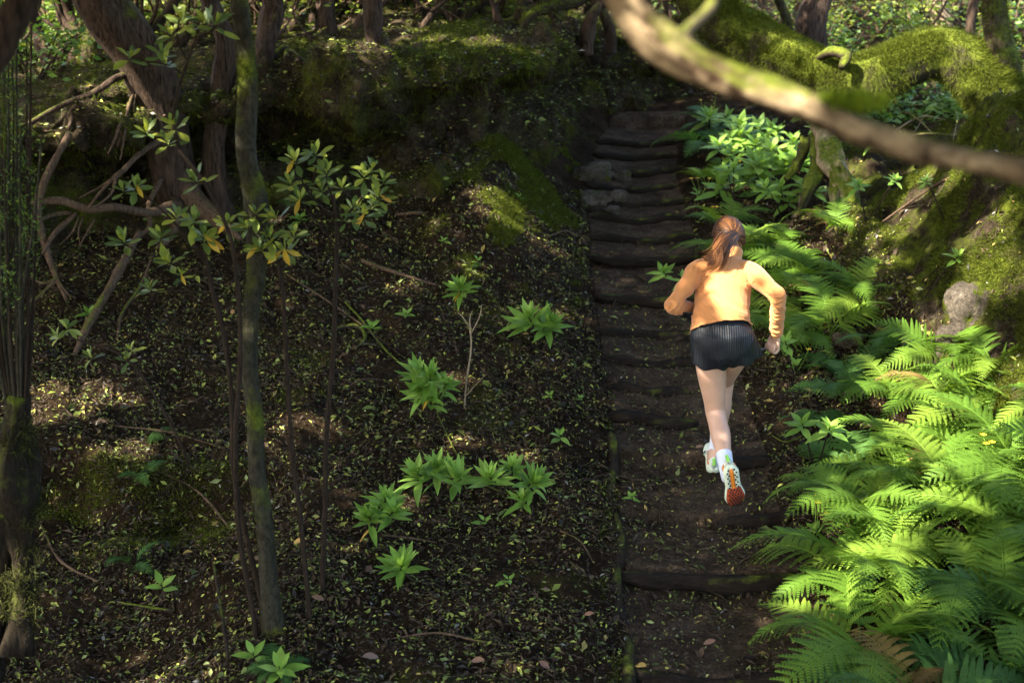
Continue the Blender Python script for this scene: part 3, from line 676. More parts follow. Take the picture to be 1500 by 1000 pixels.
# the branch close to the camera, growing from a trunk outside the frame
nb = [(870, -70, 2.35), (925, 18, 2.3), (985, 72, 2.25), (1085, 122, 2.2), (1190, 160, 2.15), (1300, 205, 2.1), (1400, 232, 2.05), (1500, 250, 2.0), (1640, 285, 1.95), (1850, 300, 1.95)]
NBT = thing('foreground_tree', 'pale mossy bare branch slanting across the view in front of everything', 'tree', (1.35, 1.95, Hs(1.35, 1.95)))
px_tube(NBT, 'branch', nb, [42, 50, 45, 42, 47, 38, 34, 32, 46, 70], M_NEARB, 401, 22, .34, .20)
px_tube(NBT, 'twig', [(985, 66, 2.25), (1010, 40, 2.3), (1042, 10, 2.35), (1052, -30, 2.4)], [22, 18, 16, 14], M_BARK_PALE, 402)
pa = np.array([W(*p) for p in nb[-1:]])[0] - np.array(NBT.location)
v, f = tube([(.05, 0, -.2), (.03, .02, 1.2), tuple(pa + np.array((.02, 0, -.1))), (pa[0] + .2, pa[1], pa[2] + 1.5), (pa[0] + .3, pa[1] + .1, pa[2] + 3.0)], [.14, .10, .085, .07, .05], 14, 60, .15, .15, 405)
mesh_obj('trunk', v, f, M_BARK_RED, NBT)
q = np.array(W(1245, 150, 2.13)) - np.array(NBT.location)
mp = q + rng.normal(0, 1, (700, 3)) * np.array((.022, .012, .006))
v, f, cc = blades(mp, rand_dirs(700, 0, 1), .02, .004, 0, ((.10, .15, .01), (.22, .30, .02)))
tag(mesh_obj('moss', v, f, M_MOSS, NBT, False, cc), None, None, None, 'stuff')
TREES.append((NBT, np.array(NBT.location) + pa + np.array((.3, .1, 3.0)), .05))

# trees outside the frame that close the canopy
for k, (x, y, txt) in enumerate(((-4.6, 3.2, 'tall shading tree outside the left edge of the clearing'), (-7.0, 6.2, 'tall shading tree standing left of the dark hollow'), (-3.2, -.6, 'tall shading tree behind the viewpoint on the left slope'), (-6.2, .8, 'tall shading tree low on the left slope'), (.9, -1.8, 'tall shading tree on the path behind the viewpoint'), (-8.5, 3.2, 'tall shading tree far out on the left slope'), (-9.0, 9.5, 'tall shading tree on the bank top beyond the hollow'))):
    z0 = plateau_z(x, y); t = thing('canopy_tree', txt, 'tree', (x, y, z0), 'canopy trees')
    v, f = tube([(0, 0, -.2), (.1, .05, 1.5), (.0, .2, 3.2), (.25, .15, 5.0)], [.2, .15, .12, .07], 14, 50, .2, .2, 420 + k)
    mesh_obj('trunk', v, f, M_BARK_RED, t); TREES.append((t, np.array((x + .25, y + .15, z0 + 5.0)), .07))

# ------------------------------------------------------------------ canopy that dapples the light
# chosen places that gaps shaped in the unseen leaves let the sun reach: (point, radius); elsewhere the leaves close over
LIT = []
def lit(px, py, Y, r): LIT.append((W(px, py, Y), r))
def litg(px, py, r, h=0.0):
    g = V(px, py); g = g + np.array((0, 0, h)); LIT.append((g, r))
for a in [(1040, 404, 6.98, .025), (1060, 412, 6.98, .03), (1074, 408, 7.0, .01), (1050, 350, 7.12, .02), (1040, 375, 7.08, .01), (1118, 412, 7.0, .01), (1030, 550, 6.9, .01), (1052, 622, 6.8, .01)]: lit(*a)
for a in [(935, 35, 2.3, .0), (1010, 90, 2.25, -.02), (1080, 120, 2.2, .0), (1140, 145, 2.2, .02), (1200, 165, 2.15, .02), (1265, 190, 2.13, .0), (1320, 210, 2.1, -.05), (1050, 10, 2.35, .05)]: lit(*a)
for a in [(1280, 95, 11.3, .35), (1230, 110, 11.4, .22), (1340, 75, 11.3, .30), (1400, 60, 11.2, .22), (1460, 130, 11.0, .14), (1150, 80, 11.6, .12), (1365, 10, 15.4, .5), (1270, 50, 13.3, .3), (1345, 40, 13.4, .25), (1490, 60, 13.8, .5), (1240, 20, 13.5, .25)]: lit(*a)
for a in [(1290, 540, 7.6, .16), (1240, 555, 7.4, .09), (1400, 530, 7.6, .20), (1340, 575, 7.3, .12), (1380, 610, 7.1, .14), (1440, 560, 7.4, .10), (1335, 645, 6.9, .16), (1390, 665, 6.8, .10), (1475, 640, 6.9, .16), (1460, 690, 6.7, .12), (1490, 720, 6.5, .10), (1220, 600, 7.2, .08), (1290, 745, 6.3, .16), (1230, 745, 6.3, .08), (1300, 815, 6.0, .12), (1170, 860, 5.8, .08), (1250, 860, 5.8, .12), (1330, 870, 5.7, .06), (1370, 700, 6.5, .06), (1205, 620, 7.0, .06), (1430, 760, 6.3, .06)]: lit(*a)
for a in [(1420, 430, 0.14), (1410, 490, 0.12), (1385, 520, 0.14), (1330, 300, 0.14), (1290, 345, 0.09), (1400, 250, 0.14), (1350, 265, 0.16), (1460, 320, 0.14), (1430, 340, 0.16), (1245, 270, 0.22), (1240, 320, 0.16), (1190, 255, 0.11), (1340, 330, 0.07), (1480, 400, 0.14), (1490, 560, 0.16), (1300, 380, 0.07), (1360, 480, 0.08)]: litg(*a)
for a in [(1135, 300, 9.6, .10), (1060, 325, 9.4, .06), (1120, 345, 9.2, .06), (1220, 310, 9.7, .07), (1130, 270, 10.4, .10), (1080, 215, 11.8, .12), (1130, 190, 12, .15), (1100, 180, 12.2, .10), (1160, 220, 11.4, .12), (1060, 240, 11.4, .08), (1190, 200, 11.5, .08), (1230, 390, 8.6, .06), (1100, 290, 10.0, .10), (1045, 345, 9.2, .05), (1150, 395, 8.6, .06)]: lit(*a)
for a in [(120, 590, .12), (75, 600, .12), (160, 575, .09), (200, 650, .05), (210, 995, .14), (470, 630, .05), (180, 665, .06), (400, 640, .05), (300, 1005, .05), (105, 570, .08), (640, 330, .04), (600, 420, .03)]: litg(*a)
for a in [(275, 33, 5.5, .02), (240, 110, 5.5, -.01), (395, 345, 5.6, .02), (555, 265, 6.2, .0), (470, 250, 6.2, -.02), (290, 330, 5.55, -.02), (90, 485, 5.6, .03), (30, 220, 5.2, .02), (40, 390, 5.2, .02)]: lit(*a)
for a in [(630, 565, .045, .2), (640, 660, .05, .15), (790, 462, .06, .1), (560, 740, .04, .1), (750, 680, .04, .15), (680, 405, .035, .1)]: litg(*a)
for a in [(640, 65, .14), (700, 62, .14), (730, 66, .06), (790, 75, .02), (450, 60, .12), (500, 70, .06), (165, 130, .20), (90, 190, .10), (230, 165, .08), (110, 195, .06), (715, 285, .09), (742, 325, .08), (690, 235, .08), (722, 255, .06), (765, 345, .06), (640, 190, .05), (670, 200, .05), (590, 55, .08)]: litg(*a)
def leaf_cols(n, base=((.035, .070, .014), (.075, .120, .022), (.12, .16, .03))):
    b = np.array(base); t = rng.uniform(0, 1, (n, 1)); i = rng.integers(0, len(b) - 1, n)
    return b[i] * (1 - t) + b[i + 1] * t
e1 = np.cross(SUN, (0, 0, 1.0)); e1 /= np.linalg.norm(e1); e2 = np.cross(e1, SUN)
NC = 340000
# ground foot of each leaf's shadow, then lift it towards the sun
fx = rng.uniform(-5.5, 7.5, NC); fy = rng.uniform(.5, 19, NC)
fz = Bz(fy) + .02 + .30 * ss(1.3, 2.8, fx)
hh = rng.uniform(3.9, 7.2, NC) + fz
C = np.stack([fx, fy, fz], 1) + SUN[None] * ((hh - fz) / SUN[2])[:, None]
back = np.maximum(ss(12.3, 13.0, fy + 1.3 * ss(-1.4, -2.6, fx)) * (fx < .3), ss(13.3, 14.2, fy) * (1 - .7 * ss(1.0, 2.0, fx)))
# leaves thinned over the back thicket to brighten it; gaps for chosen sunlit spots follow
gap = fbm(fx, fy, None, .8, 3, 801)
keep = rng.uniform(0, 1, NC) < (1 - .82 * back) * np.where((back > .3) & (gap > -.10), .06, 1)
hh_l = rng.uniform(.75, 1.15, NC)
for P, r in LIT:  # canopy leaves cut away so the sun falls on each chosen spot
    d = C - P[None]; t = d @ SUN; pp = d - t[:, None] * SUN[None]
    keep &= ~(((pp ** 2).sum(1) < ((r + .075) * hh_l) ** 2) & (t > -.2))
keep &= C[:, 2] > 3.55
C = C[keep]; n = len(C)
D = rand_dirs(n, -.5, .3); Nn = rand_dirs(n, .3, 1.0)
heads = np.array([h for _, h, _ in TREES])
# each leaf belongs to the tree whose head is nearest
own = np.argmin(((C[:, None, :2] - heads[None, :, :2]) ** 2).sum(-1), 1)
for k, (t, h, r) in enumerate(TREES):
    m = own == k
    if m.sum() < 5: continue
    o = np.array(t.location); c = C[m] - o; q = len(c)
    v, f = leaf_cloud(c, D[m], Nn[m], rng.uniform(.10, .17, q), rng.uniform(.05, .085, q))
    tag(mesh_obj('crown', v, f, M_CLOUD, t, False, np.repeat(leaf_cols(q), 4, 0)), None, None, None, 'stuff')
    # limbs reaching into the crown
    cen = c.mean(0); hd = h - o
    for j in range(4):
        tip = c[rng.integers(0, q)]; tip[2] = max(tip[2], hd[2] * .8)
        mid = hd * .5 + tip * .5 + np.array((0, 0, .25))
        if (mid + o)[2] < 3.6: mid[2] = 3.6 - o[2]
        v, f = tube([hd, mid, tip], [max(r * .6, .02), .018, .006], 6, 14, .1, 0, j)
        mesh_obj('limb', v, f, M_BARK_RED, t)

# ------------------------------------------------------------------ shrubs of the thicket and behind the mossy arch
def shrub(name, label, c, size, nl, group, ll=.06, cols=((.05, .11, .02), (.10, .19, .03), (.17, .25, .04)), flat=.8):
    t = thing(name, label, 'shrub', c, group)
    ns = rng.integers(4, 7); st = []; tips = []
    for k in range(ns):
        d = rand_dirs(1, .5, 1)[0]; L = size * rng.uniform(.7, 1.3)
        p = np.array([(0, 0, -.05), d * L * .5 + rng.normal(0, .04, 3), d * L + np.array((0, 0, -.05 * L)) + rng.normal(0, .05, 3)])
        st.append(tube(p, [.012, .008, .004], 5, 8)); tips += [p[1], p[2], (p[1] + p[2]) / 2]
    v, f = join(st); mesh_obj('stems', v, f, M_STEM, t)
    tips = np.array(tips); i = rng.integers(0, len(tips), nl)
    c_ = tips[i] + rng.normal(0, size * .26, (nl, 3)) * np.array((1, 1, flat)); D = rand_dirs(nl, -.4, .5); Nn = rand_dirs(nl, .3, 1)
    L = ll * rng.uniform(.6, 1.3, nl)
    v, f = leaf_cloud(c_, D, Nn, L, L * rng.uniform(.4, .6, nl))
    tag(mesh_obj('foliage', v, f, M_CLOUD, t, False, np.repeat(leaf_cols(nl, cols), 4, 0)), None, None, None, 'stuff')
    return t
# the tangle of thin boughs among the trunks
tg_ = []
for k in range(1000):
    y = rng.uniform(11.6, 17.5); x = rng.uniform(-.39, .10) * y * 1.02 if k % 4 else rng.uniform(-.4, -.2) * y
    if k % 5 == 0: y = rng.uniform(13.8, 19); x = rng.uniform(.1, .37) * y
    if y < 12.3 and x > -1.6: y += 1.2
    if y < 15.6 and -.3 < x < 2.6: x = x - 2.9
    z = plateau_z(x, y); p = np.array((x, y, z - .03)); d = rand_dirs(1, .25, 1)[0]; L = rng.uniform(.5, 1.5); P = [p]
    for j in range(4):
        d = d + rng.normal(0, .38, 3) + np.array((0, 0, .05)); d /= np.linalg.norm(d); p = p + d * L / 4; p[2] = max(p[2], z + .02); P.append(p)
    r0 = rng.uniform(.006, .020); tg_.append(tube(np.array(P), [r0, r0 * .8, r0 * .6, r0 * .3], 5, 12))
v, f = join(tg_); tag(mesh_obj('branch_tangle', v, f, M_ROOT), 'dense tangle of thin dead branches between the trunks of the thicket', 'branches', None, 'stuff')
tl = np.array([q[0][rng.integers(25, len(q[0]), 34)] for q in tg_]).reshape(-1, 3); tl = tl + rng.normal(0, .06, tl.shape); _n = len(tl); _L = rng.uniform(.035, .085, _n)
v, f = leaf_cloud(tl, rand_dirs(_n, -.4, .5), rand_dirs(_n, .2, 1), _L, _L * .5)
tag(mesh_obj('thicket_foliage', v, f, M_CLOUD, None, False, np.repeat(leaf_cols(_n, ((.06, .10, .02), (.16, .22, .03), (.30, .33, .05))), 4, 0)), 'small sunlit leaves scattered through the tangle of branches', 'foliage', None, 'stuff')
for px, py, Y in [(20, 90, 12.5), (60, 60, 13.5), (75, 120, 12.2), (35, 140, 11.6), (100, 40, 14.2), (170, 45, 14.8), (155, 100, 12.6), (205, 35, 15.5), (285, 30, 15.2), (265, 55, 13.8), (355, 40, 14.8), (440, 25, 15.6), (455, 55, 13.2), (570, 25, 15.5), (610, 40, 13.9), (645, 30, 14.6), (680, 22, 15.6), (720, 35, 13.9), (590, 10, 16.5), (790, 30, 15.0), (830, 20, 15.8), (905, 25, 16.0), (950, 20, 16.2), (655, 8, 16.6), (335, 15, 16.2), (245, 20, 16.0), (120, 15, 15.8), (40, 20, 15.5), (495, 18, 16.2), (745, 10, 16.5), (10, 170, 10.6), (55, 175, 10.4), (870, 8, 16.8)]:
    p = W(px, py, Y); p[2] = min(p[2] - .15, plateau_z(p[0], p[1]) + .05); p[2] = plateau_z(p[0], p[1])
    shrub('thicket_shrub', 'sunlit green shrub among the thin trunks of the thicket', p, rng.uniform(.4, .7), 240, 'shrubs of the thicket', .07)
for px, py, Y, sz, txt in [(1268, 55, 13.2, .35, 'leafy shrub beside the dark rough trunk'), (1340, 70, 13.2, .30, 'round leaved shrub behind the dip of the mossy arch'), (1405, 60, 12.8, .35, 'leafy shrub at the foot of the pale trunk'), (1490, 80, 13.2, .45, 'tall leafy shrub right of the dark upright trunk'), (1440, 40, 14.2, .40, 'shrub between slender trunk and dark upright trunk'), (1385, 190, 12.6, .32, 'leafy shrub growing under the mossy arch'), (1330, 205, 12.5, .25, 'low shrub under the mossy arch among twigs'), (1290, 195, 12.4, .22, 'small shrub where the mossy arch dips lowest'), (1430, 195, 12.3, .28, 'dark leaved shrub against the leg of the mossy arch'), (1480, 25, 15.5, .5, 'bright shrub far behind the dark upright trunk'), (1230, 35, 15, .4, 'shrub in the shade behind the dark rough trunk'), (1320, 20, 15.5, .4, 'bright shrub far behind the mossy arch'), (1120, 25, 14.5, .35, 'shrub behind the left part of the mossy trunk')]:
    p = W(px, py, Y); p[2] = plateau_z(p[0], p[1])
    shrub('leafy_shrub', txt, p, sz, 200, 'shrubs behind the mossy arch', .075)

# ------------------------------------------------------------------ leaf shapes
def leaf_mesh(name, shape, mat, curl=.25, fold=.18, seg=7):
    v, f = [], []
    for i in range(seg + 1):
        t = i / seg; w = shape(t); z = -curl * t * t + .12 * t
        y = t
        v += [(-w, y, z + fold * w), (0, y, z), (w, y, z + fold * w)]
    for i in range(seg):
        a = i * 3; f += [(a, a + 1, a + 4, a + 3), (a + 1, a + 2, a + 5, a + 4)]
    o = mesh_obj(name, np.array(v), f, mat); COL.objects.unlink(o); return o
lance = lambda t: .004 + .155 * (math.sin(math.pi * min(1, t ** .85)) ** 1.1) * (1 if t > .12 else .45)
obov = lambda t: .004 + .19 * (math.sin(math.pi * t ** 1.5) ** .9 if t < 1 else 0)
HERB = [leaf_mesh('leaf', lance, M_HERB, c, f_) for c, f_ in ((.15, .2), (.35, .25), (.05, .12))]
SAPL = [leaf_mesh('leaf', obov, M_SAPLEAF, c, f_) for c, f_ in ((.1, .2), (.25, .3), (-.05, .15))]
SAPY = leaf_mesh('leaf', obov, M_YLEAF, .4, .3)
HERBY = leaf_mesh('leaf', lance, M_YLEAF, .4, .25)
def orient(loc, d, nrm, sc, wid=1.0):
    d = Vector(d).normalized(); s_ = d.cross(Vector(nrm))
    if s_.length < 1e-4: s_ = d.cross(Vector((1, 0, 0)))
    s_.normalize(); n_ = s_.cross(d)
    M = Matrix(((s_.x * sc * wid, d.x * sc, n_.x * sc, loc[0]), (s_.y * sc * wid, d.y * sc, n_.y * sc, loc[1]), (s_.z * sc * wid, d.z * sc, n_.z * sc, loc[2]), (0, 0, 0, 1)))
    return M
def rosette(t, c, L, n, axis=(0, 0, 1), srcs=HERB, spread=(1.15, -.05), wid=1.0):
    ax = Vector(axis).normalized(); q = Vector((0, 0, 1)).rotation_difference(ax)
    for k in range(n):
        a = k * 2.4 + rng.uniform(-.3, .3); u = (k + .5) / n
        el = spread[0] * (1 - u) + spread[1] * u + rng.normal(0, .12)
        d = q @ Vector((math.cos(a) * math.cos(el), math.sin(a) * math.cos(el), math.sin(el)))
        up = q @ Vector((-math.cos(a) * math.sin(el), -math.sin(a) * math.sin(el), math.cos(el)))
        sc = L * (.55 + .5 * u) * rng.uniform(.8, 1.15)
        src = srcs[int(rng.integers(0, len(srcs)))]
        link_copy(src, 'leaf', t, orient(Vector(c) - ax * (.05 * L + u * L * .35), d, up, sc, wid))
HERBS = [(675, 440, .17, .10, [(0, 0, 26)], 'leafy herb above the dead upright twig on the slope'),
         (788, 500, .22, .13, [(-.06, .02, 20), (.07, -.02, 22)], 'twin rosette herb nearest the path on the slope'),
         (632, 618, .17, .24, [(0, .05, 26), (-.06, -.06, 20), (.09, .0, 18), (.0, -.12, 18), (-.07, .06, 16)], 'tallest bushy herb in the middle of the slope'),
         (640, 730, .17, .15, [(0, .03, 22), (-.10, 0, 16), (.11, .0, 16)], 'broad leaved herb below the bushy herb'),
         (750, 745, .155, .15, [(-.12, .03, 20), (0, .06, 22), (.12, -.02, 22), (.05, -.10, 12)], 'wide spreading herb left of the edging logs'),
         (548, 800, .165, .15, [(-.02, 0, 22), (.06, .10, 20), (.10, .04, 16)], 'large drooping herb with several long leaves'),
         (588, 840, .17, .06, [(0, 0, 22)], 'low rosette below the drooping herb')]
for px, py, L, h, ros, txt in HERBS:
    g = G(px, py); t = thing('leafy_herb', txt, 'plant', g, 'herbs on the slope'); st = []
    for (dx, dz, n) in ros:
        tip = np.array((dx, -.02 + rng.normal(0, .03), h + dz * .8)); st.append(tube([(0, 0, -.03), tuple(tip * .5 + np.array((0, 0, .02))), tuple(tip)], [.006, .005, .004], 6, 8))
        rosette(t, tip, L * rng.uniform(.74, 1.02), int(n * 1.15), (dx * 2 + rng.normal(0, .15), -.35, 1), HERB, (1.25, .12), .85)
    for k in range(2):
        a = rng.uniform(0, 6.28); d = (math.cos(a), math.sin(a), -.4); link_copy(HERBY if k else HERB[1], 'leaf', t, orient((0, 0, h * .6), d, (0, 0, 1), L * .55, .7))
    v, f = join(st); mesh_obj('stem', v, f, M_STEM, t)
SEED = [(595, 468, .08, 7, 'small seedling above the fallen twig on the slope'), (545, 488, .09, 7, 'small seedling beside the thin dark stem'), (820, 650, .08, 8, 'small bright seedling near the path'), (238, 872, .11, 6, 'seedling in the dark hollow beside a pale twig'), (805, 585, .06, 5, 'tiny round leaved seedling near the path'), (710, 772, .07, 5, 'blue green seedling below the spreading herb'), (745, 858, .06, 5, 'blue green seedling low on the slope'), (925, 738, .06, 7, 'tiny seedling on the trodden step'), (650, 360, .06, 6, 'tiny seedling high on the slope'), (760, 296, .07, 7, 'seedling on the mossy spur'), (700, 388, .06, 5, 'tiny seedling beside the upper herb'), (372, 975, .11, 6, 'lobed leaf plant at the foot of the sapling'), (410, 1000, .12, 9, 'bright leafy plant at the foot of the sapling'), (850, 590, .05, 5, 'tiny seedling beside the edging log'), (440, 330, .10, 8, 'fernlike seedling below the dark cave'), (130, 470, .10, 7, 'seedling at the mouth of the hollow')]
for px, py, L, n, txt in SEED:
    g = G(px, py); t = thing('seedling', txt, 'plant', g, 'seedlings on the slope'); h = L * .6
    v, f = tube([(0, 0, -.02), (.004, 0, h * .5), (0, 0, h)], [.003, .003, .002], 5, 6); mesh_obj('stem', v, f, M_STEM, t)
    rosette(t, (0, 0, h), L, n, (0, -.3, 1), HERB, (.9, .1), 1.3)
# herbs right of the path
RH = [(1075, 225, .2, 3), (1110, 245, .2, 3), (1150, 250, .2, 3), (1180, 235, .18, 3), (1060, 262, .18, 2), (1100, 285, .22, 4), (1140, 290, .22, 4), (1170, 275, .2, 3), (1075, 300, .2, 3), (1195, 300, .16, 2), (1125, 215, .18, 3), (1160, 205, .18, 3), (1040, 205, .2, 3), (1150, 320, .18, 3), (1310, 250, .16, 2), (1270, 330, .13, 2), (1000, 455, .14, 2), (1165, 560, .13, 1), (1345, 445, .10, 1), (1385, 325, .09, 1), (1195, 690, .14, 2)]
RHT = ['glossy herb at the left edge of the herb bed', 'herb in the heart of the leafy bed beside the steps', 'herb between the heart of the bed and the stump', 'herb on the upper side of the gnarled stump', 'low herb at the edge of the upper treads', 'large herb just uphill of the ferns by the runner\'s head', 'large herb left of the gnarled stump', 'herb wedged between the large herb and the stump', 'herb above the fern that brushes the steps', 'herb at the very foot of the gnarled stump', 'herb high in the leafy bed', 'herb under the moss trunk at the top of the bed', 'herb beside the dark fern at the head of the steps', 'herb below the large herb left of the stump']
for k, (px, py, L, nr) in enumerate(RH):
    g = G(px, py); 
    lab = RHT[k] if k < 14 else ['herb under the near end of the litter slope', 'herb beside the gnarled stump', 'low herb behind the runner\'s left elbow', 'yellow flowered herb below the runner\'s right hand', 'tiny herb on the mossy right bank', 'small herb high on the mossy right bank', 'pale leaved herb at the fern edge by the raised shoe'][k - 14]
    t = thing('broadleaf_herb', lab, 'plant', g, 'herbs beside the upper steps' if k < 14 else 'single herbs right of the path'); st = []
    for j in range(nr):
        tip = np.array((rng.normal(0, .10), rng.normal(0, .08), .14 + rng.uniform(0, .18))); st.append(tube([(0, 0, -.04), tuple(tip * .6), tuple(tip)], [.006, .005, .003], 5, 6))
        rosette(t, tip, L * rng.uniform(.7, 1.1), 13, (tip[0], -.3, 1), HERB, (1.0, -.2), 1.2)
    v, f = join(st); mesh_obj('stem', v, f, M_STEM, t)

# ------------------------------------------------------------------ ferns
def frond_mesh(name, mat, npair=20, arch=.55, width=.34, droop=.22, seed=0, npin=17):
    r_ = np.random.default_rng(seed); V_, F_ = [], []
    def rach(t):     # unit frond in the y-z plane: rises, then arches over
        ang = 1.15 * (1 - t) ** 1.1 - arch * t
        return ang
    T = np.linspace(0, 1, 41); ang = np.array([rach(t) for t in T])
    Pm = np.zeros((41, 3)); Pm[1:, 1] = np.cumsum(np.cos(ang[:-1])) / 40; Pm[1:, 2] = np.cumsum(np.sin(ang[:-1])) / 40
    Pm[:, 0] = .04 * np.sin(T * 3 + seed) * T
    v, f = tube(Pm[::4], [.008, .007, .005, .002], 5, 14); V_.append(v); F_ += f; off = len(v)
    for i in range(npair):
        t = .20 + .80 * (i / (npair - .3)) ** .92; t = min(t, .995)
        k = min(int(t * 40), 39); p = Pm[k] + (Pm[k + 1] - Pm[k]) * (t * 40 - k); d = Pm[k + 1] - Pm[k]; d /= np.linalg.norm(d)
        up = np.cross(np.array((1.0, 0, 0)), d); s = (t - .20) / .80
        ln = width * (1 - s) ** .80 * (.72 + .28 * min(1, s * 5)) + .012
        for sg in (-1, 1):
            e = np.array((sg * 1.0, 0, 0)) * .88 + d * (.38 + .3 * s) + up * .10 + r_.normal(0, .05, 3); e /= np.linalg.norm(e)
            l2 = ln * r_.uniform(.86, 1.1); m = max(5, int(npin * (l2 / width) ** .8))
            nv = np.cross(e, d) * -sg; nv /= np.linalg.norm(nv) + 1e-9
            if nv @ up < 0: nv = -nv
            sd = np.cross(nv, e)
            # pinna: a narrow midrib strip with separate toothed leaflets
            for j in range(m):
                a = (j + .4) / m; q = p + e * l2 * a - np.array((0, 0, 1)) * droop * l2 * a * a
                w = min(l2 * .15, .0235 * 20 / npair) * (1 - a ** 1.7 * .88) + .002; lw = l2 / m * 1.0
                for s2 in (-1, 1):
                    ee = e * .42 + sd * s2 + r_.normal(0, .05, 3) - nv * .10; ee /= np.linalg.norm(ee)
                    b0 = q - e * lw * .5; b1 = q + e * lw * .5; c1 = q + ee * w + e * lw * .30; c0 = q + ee * w * .74 - e * lw * .42
                    V_.append(np.array([b0, b1, c1, c0])); F_.append((off, off + 1, off + 2, off + 3)); off += 4
            q = p + e * l2 - np.array((0, 0, 1)) * droop * l2; V_.append(np.array([p + e * l2 * .86 - np.array((0, 0, droop * l2 * .74)) + sd * .006, q, p + e * l2 * .86 - np.array((0, 0, droop * l2 * .74)) - sd * .006])); F_.append((off, off + 1, off + 2)); off += 3
    o = mesh_obj(name, np.vstack(V_), F_, mat, None, False); COL.objects.unlink(o); return o
FR = [frond_mesh('frond', M_FERN, 18, .55, .31, .22, 1), frond_mesh('frond', M_FERN, 19, .8, .28, .28, 2), frond_mesh('frond', M_FERN, 16, .35, .34, .15, 3), frond_mesh('frond', M_FERN, 18, 1.0, .30, .30, 4)]
FRB = [frond_mesh('frond', M_FERN_B, 16, 1.1, .26, .4, 8)]
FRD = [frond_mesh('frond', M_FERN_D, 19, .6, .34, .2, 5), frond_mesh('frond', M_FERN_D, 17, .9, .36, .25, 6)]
def fern(x, y, L, n, lab, grp, srcs=FR, face=None, arc=2 * math.pi, tilt=.0):
    t = thing('fern', lab, 'fern', (x, y, Hs(x, y) - .02), grp)
    a0 = rng.uniform(0, 6.28) if face is None else face - arc / 2
    for k in range(n):
        a = a0 + arc * (k + rng.uniform(.2, .8)) / n; sc = L * rng.uniform(.75, 1.12)
        M = Matrix.Translation((rng.normal(0, .02), rng.normal(0, .02), 0)) @ Matrix.Rotation(a - math.pi / 2, 4, 'Z') @ Matrix.Rotation(rng.normal(tilt, .16), 4, 'X') @ Matrix.Rotation(rng.normal(0, .25), 4, 'Y') @ Matrix.Scale(sc, 4)
        link_copy(FRB[0] if (rng.uniform() < .045 and L > .4) else srcs[int(rng.integers(0, len(srcs)))], 'frond', t, M)
    return t
FL = [(1.52, 5.45, .78, 9, 0), (1.98, 5.25, .72, 8, 1), (2.32, 5.55, .72, 8, 1), (1.60, 6.0, .70, 9, 0), (2.02, 5.95, .78, 9, 0), (2.45, 6.15, .75, 9, 0), (1.75, 6.5, .62, 9, 0), (2.15, 6.6, .72, 9, 0), (2.58, 6.75, .68, 9, 0), (1.80, 7.0, .50, 8, 1), (2.2, 7.15, .62, 9, 0), (2.6, 7.3, .62, 8, 0), (2.15, 7.65, .50, 8, 0), (2.5, 7.85, .55, 8, 0), (2.05, 8.15, .50, 7, 1), (2.35, 8.25, .45, 6, 1), (1.72, 8.55, .48, 7, 0), (2.0, 8.65, .62, 8, 0), (2.25, 8.95, .58, 8, 0), (1.66, 9.0, .55, 8, 0), (1.80, 9.35, .62, 8, 0), (1.95, 7.75, .42, 6, 1), (2.05, 9.5, .60, 8, 0), (1.62, 9.9, .60, 8, 0), (1.95, 10.1, .58, 8, 0), (2.3, 10.0, .50, 7, 0), (1.62, 10.6, .45, 6, 0), (1.72, 12.3, .6, 7, 1), (1.85, 12.8, .6, 7, 1), (1.62, 11.6, .42, 5, 0), (1.72, 7.5, .32, 5, 1), (2.85, 6.3, .7, 8, 0), (2.75, 5.7, .7, 8, 1), (2.9, 6.9, .6, 8, 0), (1.66, 5.05, .7, 8, 1), (2.5, 5.1, .7, 8, 1), (2.3, 6.35, .6, 8, 0), (1.88, 6.25, .6, 8, 0), (2.4, 6.95, .6, 8, 0), (1.66, 6.75, .45, 7, 0), (2.02, 6.88, .58, 8, 0), (2.38, 7.5, .56, 8, 0), (2.72, 7.62, .5, 7, 0), (2.2, 5.75, .65, 8, 0)]
